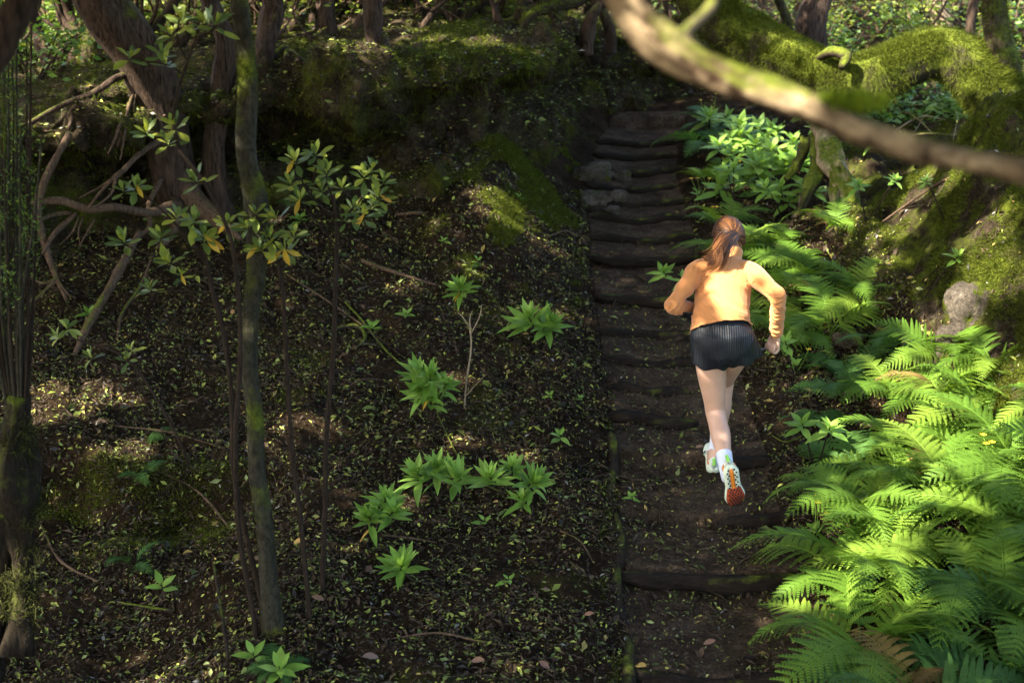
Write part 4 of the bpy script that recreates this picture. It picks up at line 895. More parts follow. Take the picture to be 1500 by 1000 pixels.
FTXT = {(1.52, 5.45): 'large bright fern arching over the lowest log step', (1.98, 5.25): 'dark fern behind the large fern of the lowest step', (2.32, 5.55): 'blue green fern deep in the low end of the fern bed', (1.60, 6.0): 'bright fern leaning to the path uphill of the lowest log step', (2.02, 5.95): 'large fern with long arching fronds in the middle of the bed', (2.45, 6.15): 'broad fern against the low end of the right bank',
        (1.75, 6.5): 'fern beside the yellow buttercup cluster at the path edge', (2.15, 6.6): 'bright yellow green fern uphill of the long arching fern', (2.58, 6.75): 'fern with sunlit tips next to the buttercup in the bed', (1.80, 7.0): 'dark fern at the path edge by the raised shoe', (2.2, 7.15): 'sunlit fern level with the raised rear shoe', (2.6, 7.3): 'sunlit fern touching the pale earth of the right bank',
        (2.15, 7.65): 'fern at the upper edge of the sunlit bed', (2.5, 7.85): 'highest sunlit fern under the mossy right bank', (2.05, 8.15): 'shaded fern in the dark gap below the right hand', (2.35, 8.25): 'small shaded fern at the foot of the mossy bank', (1.95, 7.75): 'low dark fern beside the flowered herb', (1.72, 8.55): 'fern behind the runner\'s right forearm', (2.0, 8.65): 'feathery fern spreading right of the runner\'s elbow', (2.25, 8.95): 'feathery fern reaching to the right bank ahead of the runner',
        (1.66, 9.0): 'fern behind the runner\'s right shoulder', (1.80, 9.35): 'fern ahead of the runner\'s right shoulder', (2.05, 9.5): 'fern with flat fronds below the gnarled stump', (1.62, 9.9): 'fern brushing the steps just ahead of the runner\'s head', (1.95, 10.1): 'fern between the leafy herbs and the runner\'s head', (2.3, 10.0): 'fern at the foot of the gnarled stump', (1.62, 10.6): 'small fern below the leafy herbs beside the steps', (1.72, 12.3): 'dark fern at the head of the steps', (1.85, 12.8): 'dark fern behind the one at the head of the steps', (1.62, 11.6): 'small pale fern reaching over the upper treads', (1.72, 7.5): 'tiny dark fern on bare soil by the climbed step',
        (2.85, 6.3): 'fern at the outer side of the broad fern on the bank', (2.75, 5.7): 'dark fern low against the right bank', (2.9, 6.9): 'fern climbing on the right bank beside the sunlit tips', (1.66, 5.05): 'dark fern below the lowest log step', (2.5, 5.1): 'dark fern below all others under the right bank', (2.3, 6.35): 'fern between the broad fern and the long arching fern', (1.88, 6.25): 'fern filling the bed just uphill of the long arching fern', (2.4, 6.95): 'fern between the fern level with the shoe and the bank', (1.66, 6.75): 'small bright fern at the path edge uphill of the buttercups', (2.02, 6.88): 'bright fern behind the small fern at the path edge', (2.38, 7.5): 'sunlit fern in front of the highest fern', (2.72, 7.62): 'fern right under the pale rocks of the bank', (2.2, 5.75): 'fern in the middle of the low dark ferns'}
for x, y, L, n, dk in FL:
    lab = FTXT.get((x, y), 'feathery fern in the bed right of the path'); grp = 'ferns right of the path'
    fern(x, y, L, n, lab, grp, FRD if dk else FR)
for px, py, L, n, txt in [(195, 830, .22, 4, 'small fern in the dark hollow'), (210, 700, .18, 4, 'small fern on the mossy ledge of the hollow'), (225, 640, .16, 4, 'tiny fern on the mossy mound of the slope'), (430, 300, .35, 4, 'blue green fern under the dark cave of the bank'), (690, 395, .14, 4, 'tiny fern below the upper herb'), (410, 985, .22, 5, 'bright little fern at the foot of the sapling')]:
    g = G(px, py); fern(g[0], g[1], L, n, txt, 'small ferns on the slope', FRD)

# ------------------------------------------------------------------ saplings on the left
def leaf_cluster(t, c, L, n, axis=(0, 0, 1), yellow=0):
    n = n + 3
    rosette(t, c, L * .76, n, axis, SAPL, (1.25, -.2), rng.uniform(.75, 1.0))
    for k in range(yellow):
        a = rng.uniform(3.2, 6.2); link_copy(SAPY, 'leaf', t, orient(c, (math.cos(a), math.sin(a), -.9 + rng.uniform(0, .6)), (0, -1, .3), L * rng.uniform(.55, .8), .7))
def sapling(label, pts, widths, mat, clusters, seed, name='sapling', twigs=()):
    g = W(*pts[0]); gz = Hs(g[0], g[1]); t = thing(name, label, 'sapling', (g[0], g[1], gz), 'saplings on the left')
    P = np.array([W(*p) for p in pts]) - np.array((g[0], g[1], gz)); P = np.vstack([P[0] - np.array((0, 0, .15)), P])
    rad = [pxr(w, p[2]) for w, p in zip(widths, pts)]; rad = [rad[0] * 1.2] + rad
    v, f = tube(P, rad, 12, 90, .12, .10, seed); mesh_obj('trunk', v, f, mat, t)
    o = np.array(t.location)
    if mat is M_BARK_GREY:
        F4 = np.array([q for q in f if len(q) == 4]); sp_, sn_ = sample_faces(np.asarray(v), tris(F4), 9000, lambda c, n_: .15 + ss(-.1, .4, fbm(c[:, 0], c[:, 1], c[:, 2], .22, 2, 78)) * (.4 + ss(1.1, 1.5, c[:, 2])))
        bv_, bf_, bc_ = blades(sp_, sn_, .012, .002, .3, ((.02, .024, .008), (.085, .085, .02))); tag(mesh_obj('moss', bv_, bf_, M_MOSS, t, False, bc_), None, None, None, 'stuff')
    for k, (p, w) in enumerate(twigs): px_tube(t, 'branch', p, w, M_STEM, seed + k, 6, .1, .05)
    for (px, py, Y, L, n, yl) in clusters:
        leaf_cluster(t, W(px, py, Y) - o, L, n, (rng.normal(0, .4), -.45, 1), yl)
    return t
gB = G(400, 925); Yb = gB[1]
sapling('mossy sapling with straight grey trunk on the slope', [(402, 925, Yb), (394, 860, Yb), (389, 780, Yb), (376, 690, Yb), (374, 610, Yb + .03), (364, 530, Yb + .03), (366, 470, Yb + .05), (376, 400, Yb + .08), (374, 300, Yb + .1), (360, 215, Yb + .1), (363, 110, Yb + .12), (350, 0, Yb + .12), (345, -60, Yb + .12), (350, -250, Yb)], [38, 29, 26, 27, 24, 27, 25, 28, 31, 29, 27, 25, 25, 20], M_BARK_GREY, [], 501, 'sapling', ())
Yc = Yb + .05
sapling('thin bent sapling with pale leaf clusters left of the grey trunk', [(388, 905, Yc), (360, 780, Yc), (342, 690, Yc), (340, 600, Yc), (330, 500, Yc), (312, 430, Yc), (302, 380, Yc)], [9, 9, 8, 8, 8, 7, 5], M_STEM,
        [(300, 345, Yc, .12, 9, 2), (285, 320, Yc, .11, 8, 0), (335, 325, Yc, .11, 8, 1), (260, 315, Yc, .11, 7, 0), (245, 380, Yc, .11, 8, 0), (235, 345, Yc + .05, .11, 8, 0), (220, 420, Yc, .10, 7, 0), (265, 400, Yc, .09, 6, 1), (180, 350, Yc + .2, .12, 8, 0), (200, 270, Yc, .11, 8, 1), (180, 275, Yc - .05, .10, 6, 0)], 503, 'sapling',
        [([(308, 405, Yc), (285, 395, Yc), (245, 385, Yc)], [4, 3, 2]), ([(305, 390, Yc), (265, 345, Yc), (235, 350, Yc)], [4, 3, 2]), ([(312, 430, Yc), (250, 425, Yc), (220, 428, Yc)], [4, 3, 2]), ([(302, 380, Yc), (240, 310, Yc), (200, 280, Yc)], [4, 3, 2]), ([(280, 400, Yc), (225, 375, Yc + .1), (180, 358, Yc + .2)], [3, 3, 2])])
sapling('thin dark sapling with yellowing leaves right of the grey trunk', [(452, 885, Yc), (440, 760, Yc), (428, 660, Yc), (420, 540, Yc), (415, 440, Yc), (408, 385, Yc)], [8, 8, 7, 7, 6, 5], M_STEM,
        [(395, 345, Yc, .12, 10, 0), (415, 365, Yc - .03, .12, 9, 3), (378, 360, Yc - .04, .11, 8, 1), (430, 340, Yc, .11, 7, 0), (375, 310, Yc, .11, 8, 0), (360, 330, Yc, .10, 7, 0), (400, 315, Yc, .10, 7, 0)], 505, 'sapling',
        [([(410, 390, Yc), (395, 365, Yc), (378, 365, Yc)], [4, 3, 2]), ([(412, 400, Yc), (420, 365, Yc), (430, 350, Yc)], [4, 3, 2]), ([(408, 385, Yc), (390, 340, Yc), (375, 315, Yc)], [4, 3, 2])])
Yd = G(472, 862)[1]
sapling('tall thin sapling with glossy leaf tufts under the cave', [(472, 865, Yd), (476, 740, Yd), (478, 640, Yd), (488, 520, Yd), (492, 400, Yd), (493, 330, Yd), (488, 285, Yd)], [9, 8, 8, 7, 7, 5, 4], M_STEM,
        [(432, 232, Yd, .12, 9, 1), (462, 222, Yd, .11, 8, 0), (478, 250, Yd, .12, 10, 0), (500, 272, Yd, .10, 7, 0), (535, 255, Yd, .11, 8, 0), (545, 245, Yd, .11, 8, 0), (562, 262, Yd, .10, 6, 0), (555, 285, Yd, .11, 8, 1), (520, 305, Yd, .11, 8, 0), (535, 312, Yd, .11, 8, 1), (425, 265, Yd, .11, 7, 0), (440, 290, Yd, .11, 7, 1), (470, 275, Yd, .11, 8, 0), (505, 320, Yd, .09, 6, 0), (548, 300, Yd, .10, 7, 0)], 507, 'sapling',
        [([(490, 300, Yd), (480, 270, Yd), (478, 255, Yd)], [4, 3, 2]), ([(492, 330, Yd), (530, 290, Yd), (545, 255, Yd)], [4, 3, 2]), ([(493, 345, Yd), (525, 325, Yd), (555, 290, Yd)], [4, 3, 2]), ([(490, 320, Yd), (450, 280, Yd), (435, 240, Yd)], [4, 3, 2]), ([(455, 285, Yd), (462, 250, Yd), (465, 228, Yd)], [3, 3, 2]), ([(492, 360, Yd), (460, 320, Yd), (440, 295, Yd)], [3, 3, 2])])
Ye = Yb - .15
sapling('bowed grey sapling with bright leaves before the leaning tree', [(372, 905, Ye + .12), (350, 780, Ye + .1), (345, 650, Ye), (352, 520, Ye), (348, 420, Ye), (335, 340, Ye), (300, 270, Ye), (262, 215, Ye), (255, 160, Ye), (275, 90, Ye), (290, 45, Ye)], [8, 8, 8, 7, 7, 6, 6, 6, 5, 4, 3], M_STEM,
        [(265, 25, Ye, .12, 9, 0), (300, 28, Ye, .12, 6, 0), (318, 32, Ye, .12, 6, 0), (250, 45, Ye, .11, 7, 0), (192, 80, Ye, .11, 6, 0), (238, 75, Ye, .10, 5, 0), (240, 90, Ye, .10, 4, 0), (215, 190, Ye, .11, 7, 0), (255, 182, Ye, .11, 8, 0), (245, 205, Ye, .10, 6, 0), (285, 260, Ye, .12, 6, 0)], 509, 'sapling',
        [([(275, 90, Ye), (260, 60, Ye), (262, 30, Ye)], [3, 3, 2]), ([(285, 60, Ye), (310, 45, Ye), (318, 35, Ye)], [3, 3, 2]), ([(268, 110, Ye), (245, 95, Ye), (192, 85, Ye)], [3, 2, 2]), ([(255, 190, Ye), (235, 195, Ye), (215, 192, Ye)], [3, 2, 2])])
Yf = G(115, 580)[1] - .7
sapling('low spreading sapling over the sunlit litter at the left', [(330, 930, Yb - .25), (300, 760, Yf), (260, 640, Yf), (190, 530, Yf), (120, 500, Yf), (90, 490, Yf)], [5, 5, 5, 4, 3, 2], M_STEM,
        [(82, 490, Yf, .11, 7, 0), (100, 478, Yf, .11, 6, 0), (130, 520, Yf, .10, 6, 0), (190, 510, Yf, .09, 6, 0), (185, 525, Yf, .09, 5, 0)], 511)
# heath bush on a mossy burl at the left edge
Yh = 5.35
gh = W(25, 700, Yh); HB = thing('heath_bush', 'dark burl with many upright heath stems tipped bright green', 'bush', (gh[0], gh[1], Hs(gh[0], gh[1])))
px_tube(HB, 'trunk', [(28, 960, Yh - .1), (35, 860, Yh), (30, 760, Yh), (22, 700, Yh), (25, 640, Yh), (30, 580, Yh)], [46, 30, 40, 78, 40, 28], M_BARK_DK, 521, 20, .5, .3)
px_tube(HB, 'trunk', [(-20, 1000, Yh - .1), (-5, 850, Yh), (0, 740, Yh)], [50, 40, 60], M_BARK_DK, 523, 16, .3, .2)
hb_v = np.vstack([W(25 + rng.normal(0, 16), rng.uniform(620, 940), Yh - .03 + rng.normal(0, .04)) for _ in range(60)]) - np.array(HB.location)
hb_p = hb_v[rng.integers(0, 60, 5000)] + rng.normal(0, .022, (5000, 3)); v, f, cc = blades(hb_p, rand_dirs(5000, -.6, .6), .045, .004, 1.2, ((.012, .012, .005), (.06, .065, .014)))
tag(mesh_obj('moss', v, f, M_MOSS, HB, False, cc), None, None, None, 'stuff')
tipsP = []
for k in range(24):
    x0 = rng.uniform(-12, 48); x1 = x0 + rng.normal(0, 14); y1 = rng.uniform(-120, 330) ; dY = rng.normal(0, .10)
    px_tube(HB, 'stem', [(x0 * .5 + 16, 600, Yh), (x0, 480, Yh + dY * .5), (x1 * .6 + x0 * .4, (480 + y1) / 2, Yh + dY), (x1, y1, Yh + dY)], [5, 5, 4, 2], M_BARK_GREY if k % 3 else M_STEM, 530 + k, 6, .1, .05)
    for q in range(5): 
        a = rng.uniform(.15, 1); tipsP.append(W(x0 + (x1 - x0) * a + rng.normal(0, 4), 480 + (y1 - 480) * a, Yh + dY))
tp = np.array(tipsP); nl = 2600; i = rng.integers(0, len(tp), nl); o = np.array(HB.location)
c_ = tp[i] + rng.normal(0, 1, (nl, 3)) * np.array((.012, .012, .035)) - o
D = rand_dirs(nl, .2, 1); L = rng.uniform(.012, .026, nl)
v, f = leaf_cloud(c_, D, rand_dirs(nl), L, L * .3)
tag(mesh_obj('foliage', v, f, M_CLOUD, HB, False, np.repeat(leaf_cols(nl, ((.02, .035, .008), (.05, .09, .014), (.17, .26, .03))), 4, 0)), None, None, None, 'stuff')
px_tube(HB, 'branch', [(-30, 120, Yh - 1.8), (5, 50, Yh - 1.8), (40, -10, Yh - 1.8), (60, -80, Yh - 1.8)], [50, 46, 44, 40], M_BARK_RED, 570, 14)

# ------------------------------------------------------------------ the runner
PO = np.array((float(W(1057, 497, 6.95)[0]), 6.95, 0.15))
def J(px, py, Y): return W(px, py, Y) - PO
person = thing('person', 'person in orange long sleeved top and black shorts running up the steps', 'person', PO)
def loft(P, ra, rb, side=(1, 0, 0), seg=24, n=None, cap=True):
    P = np.asarray(P, float); n = n or len(P) * 6; C = catmull(P, n); t = np.linspace(0, 1, n); ts = np.linspace(0, 1, len(ra))
    # smooth radii
    a = catmull(np.stack([np.array(ra)] * 3, 1), n)[:, 0]; b = catmull(np.stack([np.array(rb)] * 3, 1), n)[:, 0]
    T = np.gradient(C, axis=0); T /= np.linalg.norm(T, axis=1)[:, None]
    if cap:
        pre, post = [], []
        for k in (.99, .85, .55, .2):
            s_ = math.sqrt(1 - k * k)
            pre.append((C[0] - T[0] * k * min(a[0], b[0]), a[0] * s_, b[0] * s_, T[0])); post.insert(0, (C[-1] + T[-1] * k * min(a[-1], b[-1]), a[-1] * s_, b[-1] * s_, T[-1]))
        C = np.vstack([[q[0] for q in pre], C, [q[0] for q in post]]); T = np.vstack([[q[3] for q in pre], T, [q[3] for q in post]])
        a = np.concatenate([[q[1] for q in pre], a, [q[1] for q in post]]); b = np.concatenate([[q[2] for q in pre], b, [q[2] for q in post]])
        n = len(C)
    S = np.array(side, float)[None] - T * (T @ np.array(side, float))[:, None]; S /= np.linalg.norm(S, axis=1)[:, None]; B = np.cross(T, S)
    A = np.linspace(0, 2 * np.pi, seg, endpoint=False)
    V_ = (C[:, None] + S[:, None] * (a[:, None] * np.cos(A)[None])[..., None] + B[:, None] * (b[:, None] * np.sin(A)[None])[..., None]).reshape(-1, 3)
    F = []
    for i in range(n - 1):
        for j in range(seg): F.append((i * seg + j, i * seg + (j + 1) % seg, (i + 1) * seg + (j + 1) % seg, (i + 1) * seg + j))
    F.append(tuple(range(seg))[::-1]); F.append(tuple((n - 1) * seg + j for j in range(seg)))
    return V_, F
def ellip(c, r, rot=None, sub=4):
    bm = bmesh.new(); bmesh.ops.create_icosphere(bm, subdivisions=sub, radius=1); v = np.array([q.co for q in bm.verts]); f = [tuple(x.index for x in p.verts) for p in bm.faces]; bm.free()
    v = v * np.array(r)
    if rot is not None: v = v @ np.array(rot.to_matrix()).T
    return v + np.array(c), f
def fuse(parts, vox, smooth=6, fac=.5):
    v, f = join(parts); o = mesh_obj('fuse', v, f, None)
    m = o.modifiers.new('r', 'REMESH'); m.mode = 'VOXEL'; m.voxel_size = vox
    m2 = o.modifiers.new('s', 'SMOOTH'); m2.iterations = smooth; m2.factor = fac
    dg = bpy.context.evaluated_depsgraph_get(); dg.update(); e = o.evaluated_get(dg); me = e.to_mesh()
    V_ = np.array([q.co for q in me.vertices]); F = [tuple(p.vertices) for p in me.polygons]; e.to_mesh_clear()
    d = o.data; bpy.data.objects.remove(o); bpy.data.meshes.remove(d)
    return V_, F
def vnormals(V_, F):
    F4 = np.array([q if len(q) == 4 else (*q, q[-1]) for q in F]); n = np.cross(V_[F4[:, 2]] - V_[F4[:, 0]], V_[F4[:, 3]] - V_[F4[:, 1]])
    N = np.zeros_like(V_)
    for k in range(4): np.add.at(N, F4[:, k], n)
    return N / (np.linalg.norm(N, axis=1)[:, None] + 1e-12)
def cut(V_, F, bad):
    F = [q for q in F if not any(bad[i] for i in q)]
    used = np.unique(np.array([i for q in F for i in q])); mp = -np.ones(len(V_), int); mp[used] = np.arange(len(used))
    return V_[used], [tuple(int(mp[i]) for i in q) for q in F]

sp = [J(1058, 512, 6.90), J(1057, 497, 6.92), J(1056, 472, 6.97), J(1058, 437, 7.05), J(1062, 408, 7.12), J(1066, 390, 7.165), J(1070, 377, 7.20)]
neck = J(1070, 374, 7.20); headc = J(1067, 349, 7.27)
Lsh, Lel, Lwr, Lha = J(1022, 396, 7.10), J(986, 447, 6.99), J(1034, 459, 7.22), J(1046, 458, 7.28)
Rsh, Rel, Rwr, Rha = J(1101, 400, 7.10), J(1141, 434, 6.94), J(1137, 487, 7.06), J(1135, 503, 7.08)
Lhip, Lkn, Lan = J(1039, 505, 6.93), J(1048, 603, 7.02), J(1065, 688, 6.70)
Rhip, Rkn, Ran = J(1080, 505, 6.95), J(1061, 556, 7.26), J(1049, 654, 7.31)
def mid(a, b, t, off=(0, 0, 0)): return a * (1 - t) + b * t + np.array(off)
M_SKIN, _N, _L, _b = new_mat('skin'); _b.inputs['Base Color'].default_value = (.58, .36, .25, 1); _b.inputs['Roughness'].default_value = .5
_b.inputs['Subsurface Weight'].default_value = .12; _b.inputs['Subsurface Radius'].default_value = (.02, .008, .004); _b.inputs['Subsurface Scale'].default_value = .3
_n = noise_node(_N, _L, 9, 4, .6, _N.new('ShaderNodeTexCoord').outputs['Object']); _L.new(ramp(_N, _L, _n.outputs[0], [(.3, (.50, .29, .19)), (.7, (.58, .36, .25))]).outputs[0], _b.inputs['Base Color'])
def leg(h, k, a, calf_back):
    return [loft([mid(h, k, -.05), mid(h, k, .2), mid(h, k, .5, (0, .01, 0)), mid(h, k, .8), k], [.078, .082, .073, .058, .053], [.084, .086, .077, .060, .055]),
            loft([k, mid(k, a, .22, calf_back * .8), mid(k, a, .4, calf_back), mid(k, a, .65, calf_back * .4), mid(k, a, .9), a], [.053, .050, .052, .042, .033, .034], [.055, .054, .058, .044, .034, .036])]
def shoe_frame(heel, toe, upv):
    y = Vector(toe - heel).normalized(); z = Vector(upv); z = (z - y * z.dot(y)).normalized(); x = y.cross(z)
    return Matrix(((x.x, y.x, z.x, heel[0]), (x.y, y.y, z.y, heel[1]), (x.z, y.z, z.z, heel[2]), (0, 0, 0, 1)))
# heel and toe are points on the sole
LM = shoe_frame(J(1071, 686, 6.585), J(1080, 752, 6.665), (0, .93, -.2))
RM = shoe_frame(J(1046, 671, 7.24), J(1043, 636, 7.50), (0, 0, 1)); 
RM.translation.z = Hs(float(RM.translation.x + PO[0]), float(RM.translation.y + PO[1]) + .1) - PO[2] + .012
def sh(M, p): return np.array(M @ Vector(p))
def foot(M, an): return [loft([an, sh(M, (0, .055, .06)), sh(M, (0, .13, .05)), sh(M, (0, .21, .035))], [.034, .034, .035, .03], [.036, .036, .026, .018])]
# hands: palm, four curled fingers and a thumb
def fist(wr, ha, thumb_side, curl):
    d = ha - wr; d /= np.linalg.norm(d); sd = np.array(thumb_side, float); sd -= d * (sd @ d); sd /= np.linalg.norm(sd); cu = np.array(curl, float); cu -= d * (cu @ d); cu -= sd * (cu @ sd); cu /= np.linalg.norm(cu)
    parts = [loft([wr, mid(wr, ha, .5), ha + d * .012], [.023, .031, .036], [.019, .017, .017], sd)]
    for k in range(4):
        b = ha + sd * (.027 - .018 * k) + d * .012; l = (.030, .034, .031, .025)[k]
        parts.append(loft([b, b + d * l * .8 + cu * .004, b + d * l * .95 + cu * .024, b + d * .006 + cu * .038, b - d * .012 + cu * .026], [.0092, .0092, .0088, .0084, .007], [.0092, .0092, .0088, .0084, .007], sd, 10))
    b = wr * .4 + ha * .6 + sd * .030
    parts.append(loft([wr * .6 + ha * .4 + sd * .018, b, b + d * .022 + cu * .016, b + d * .030 + cu * .034 - sd * .016], [.012, .011, .010, .008], [.012, .011, .010, .008], sd, 10))
    return parts
hq = Quaternion((0, 0, 1), R(14)) @ Quaternion((1, 0, 0), R(-14)); hm = hq.to_matrix()
def hp(x, y, z): return headc + np.array(hm @ Vector((x, y, z)))
body = [loft(sp, [.12, .148, .122, .126, .132, .11, .05], [.07, .088, .080, .092, .09, .066, .045])]
body += [loft([mid(neck, headc, -.3), neck, mid(neck, headc, .6)], [.055, .05, .047], [.055, .05, .047])]
body += [ellip(headc, (.072, .092, .105), hq), ellip(hp(0, .045, -.055), (.052, .055, .058), hq), ellip(hp(0, .10, -.02), (.010, .016, .022), hq, 3), ellip(hp(0, .086, -.062), (.02, .012, .010), hq, 3), ellip(hp(0, .08, -.10), (.022, .016, .014), hq, 3), ellip(hp(-.073, .005, -.02), (.010, .022, .032), hq, 3), ellip(hp(.073, .005, -.02), (.010, .022, .032), hq, 3), ellip(hp(0, .080, .028), (.05, .012, .010), hq, 3)]
body += leg(Lhip, Lkn, Lan, np.array((0, -.018, .004))) + leg(Rhip, Rkn, Ran, np.array((0, -.018, 0)))
for sh_, el, wr in ((Lsh, Lel, Lwr), (Rsh, Rel, Rwr)):
    body += [loft([mid(sp[5], sh_, .3), sh_, mid(sh_, el, .5), el], [.038, .038, .032, .027], [.038, .038, .032, .027]), loft([el, mid(el, wr, .3), mid(el, wr, .8), wr], [.027, .028, .023, .021], [.027, .028, .022, .019])]
body += fist(Rwr, Rha, (-.5, .7, 0), (-.75, .1, .1)) + fist(Lwr, Lha, (0, .3, 1), (0, -.7, -.1)) + foot(LM, Lan) + foot(RM, Ran)
bv, bf = fuse(body, .0052, 5)
mesh_obj('body', bv, bf, M_SKIN, person)
for sg in (-1, 1):
    v, f = ellip(hp(sg * .03, .083, .005), (.011, .011, .011), None, 2); mesh_obj('eye', v, f, plain('eye_white', (.6, .6, .58), .2), person)

# top
def fabric(name, c, c2, wr_scale, bump_s, sheen=.2):
    m, N, L, b = new_mat(name); tc = N.new('ShaderNodeTexCoord').outputs['Object']; n = noise_node(N, L, wr_scale, 4, .6, tc)
    L.new(ramp(N, L, n.outputs[0], [(.3, c), (.7, c2)]).outputs[0], b.inputs['Base Color']); b.inputs['Roughness'].default_value = .75
    b.inputs['Sheen Weight'].default_value = sheen; b.inputs['Specular IOR Level'].default_value = .25
    n2 = noise_node(N, L, 900, 2, .5, tc); bump(N, L, b, n2.outputs[0], bump_s, .002); return m
M_TOP = fabric('orange_knit', (.46, .185, .055), (.52, .215, .068), 7, .6)
hem = J(1056, 481, 6.955)
top_p = [loft([J(1057, 498, 6.92), hem, J(1056, 462, 6.98), sp[3], sp[4], sp[5], J(1070, 379, 7.195), J(1072, 368, 7.215)], [.164, .156, .146, .139, .142, .118, .062, .056], [.138, .130, .113, .106, .102, .078, .062, .058])]
for sh_, el, wr in ((Lsh, Lel, Lwr), (Rsh, Rel, Rwr)):
    top_p += [loft([mid(sp[5], sh_, .25), sh_, mid(sh_, el, .35), mid(sh_, el, .75), el], [.050, .052, .047, .041, .037], [.053, .055, .050, .043, .038]), loft([el, mid(el, wr, .3), mid(el, wr, .75), mid(el, wr, .98), mid(el, wr, 1.2)], [.037, .038, .033, .031, .031], [.038, .039, .033, .031, .031])]
tv, tf = fuse(top_p, .0058, 5)
tn = vnormals(tv, tf)
# folds: slanting drag lines across the back, gathers above the hem, rings at elbows and cuffs
u = tv @ np.array((.55, 0, .83)); w_ = tv @ np.array((.83, .2, -.55))
dis = (.005 * (1 - 2 * np.abs(fbm(w_ * .7, u * 3.0, tv[:, 1], .20, 2, 611))) + .0045 * np.maximum(0, 1 - 2.2 * np.abs(fbm(w_ * .45, u * 2.6, tv[:, 1], .14, 1, 619))) ** 2.5) * (.35 + .65 * ss(hem[2] + .32, hem[2] + .12, tv[:, 2])) - .001 * ss(.0, .25, hem[2] + .34 - tv[:, 2])
nearhem = ss(.16, .0, tv[:, 2] - hem[2]) * (np.abs(tv[:, 0] - hem[0]) < .2)
dis += .010 * nearhem * (1 - 2 * np.abs(fbm(tv[:, 0] * .5 + tv[:, 2] * 1.0, tv[:, 2] * 3.0 + tv[:, 0] * 1.2, None, .12, 2, 613)))
for el, wr in ((Lel, Lwr), (Rel, Rwr)):
    for c_, rr, am in ((el, .09, .005), (mid(el, wr, .85), .07, .005), (mid(el, wr, .5), .08, .0025)):
        d_ = (wr - el) / np.linalg.norm(wr - el); q = tv - c_; dd = np.linalg.norm(q, axis=1)
        dis += am * ss(rr, rr * .4, dd) * np.sin((q @ d_) * 230 + 2.5 * fbm(tv[:, 0], tv[:, 1], tv[:, 2], .05, 2, 617))
tv = tv + tn * dis[:, None]
spd = sp[3] - sp[1]; spd /= np.linalg.norm(spd); hn = spd + np.array((-.17, 0, 0))
bm = bmesh.new(); _vs = [bm.verts.new(q) for q in tv.tolist()]; bm.verts.ensure_lookup_table()
for q in tf:
    try: bm.faces.new([_vs[i] for i in q])
    except ValueError: pass
def slice_off(sel, co, no):
    fs = [q for q in bm.faces if sel(np.array(q.calc_center_median()))]; es = {e for q in fs for e in q.edges}; vv = {w for q in fs for w in q.verts}
    bmesh.ops.bisect_plane(bm, geom=list(vv) + list(es) + fs, dist=1e-6, plane_co=Vector(co), plane_no=Vector(no), clear_outer=True)
LAX = np.array([mid(Lel, Lwr, q) for q in np.linspace(0, 1.2, 13)])
def in_torso(c): return abs(c[0] - hem[0]) < .215 and min(np.linalg.norm(c - mid(Rel, Rwr, q)) for q in (.5, .75, 1.0, 1.2)) > .06 and (c - hem) @ spd < .05 and (np.linalg.norm((c - hem) - ((c - hem) @ spd) * spd) < .21)
slice_off(in_torso, hem, -hn)
for el, wr in ((Lel, Lwr), (Rel, Rwr)):
    d_ = (wr - el) / np.linalg.norm(wr - el); slice_off(lambda c: np.linalg.norm(c - wr) < .085, mid(el, wr, 1.04), d_)
nd = headc - neck; nd /= np.linalg.norm(nd); slice_off(lambda c: np.linalg.norm(c - neck) < .12, J(1071, 369, 7.21), nd)
bmesh.ops.delete(bm, geom=[q for q in bm.verts if not q.link_faces], context='VERTS')
bm.verts.index_update(); tv = np.array([q.co for q in bm.verts]); tf = [tuple(w.index for w in q.verts) for q in bm.faces]; bm.free()
topo = mesh_obj('long_sleeved_top', tv, tf, M_TOP, person)
so = topo.modifiers.new('thick', 'SOLIDIFY'); so.thickness = .003; so.offset = -1
def seam(pts, r=.0022):
    bt = BVHTree.FromPolygons([tuple(q) for q in tv.tolist()], tf); P = catmull(np.array(pts), 40); Q = []
    for q in P:
        h = bt.find_nearest(Vector(q)); Q.append(np.array(h[0]))
    v, f = tube(np.array(Q), [r, r], 6, 60); o = mesh_obj('seam', v, f, M_TOP, topo)
bk = np.array((0, -.12, .03))
seam([J(1032, 384, 7.06) + bk * .4, J(1024, 397, 7.02), J(1022, 412, 7.0), J(1026, 422, 7.02)])
seam([J(1094, 388, 7.08) + bk * .4, J(1098, 400, 7.02), J(1098, 414, 7.0), J(1094, 424, 7.02)])

# shorts
M_SHORT, N_, L_, b_ = new_mat('black_pleated_fabric')
tc = N_.new('ShaderNodeTexCoord').outputs['Object']; wv = N_.new('ShaderNodeTexWave'); wv.wave_type = 'BANDS'; wv.bands_direction = 'X'; wv.inputs['Scale'].default_value = 26; wv.inputs['Distortion'].default_value = 1.2; wv.inputs['Detail'].default_value = 1; wv.inputs['Detail Scale'].default_value = .6
L_.new(tc, wv.inputs['Vector']); b_.inputs['Base Color'].default_value = (.007, .0085, .011, 1); b_.inputs['Roughness'].default_value = .55; b_.inputs['Specular IOR Level'].default_value = .3
bump(N_, L_, b_, wv.outputs['Fac'], .45, .004)
wst = J(1056, 471, 6.965)
NSH, SSH = 30, 180
body_bvh = BVHTree.FromPolygons([tuple(q) for q in bv.tolist()], bf)
ang = np.linspace(0, 2 * np.pi, SSH, endpoint=False); sv = []
c0_, c1_, c2_ = J(1056, 458, 6.985), J(1058, 500, 6.935), J(1062, 533, 6.955)
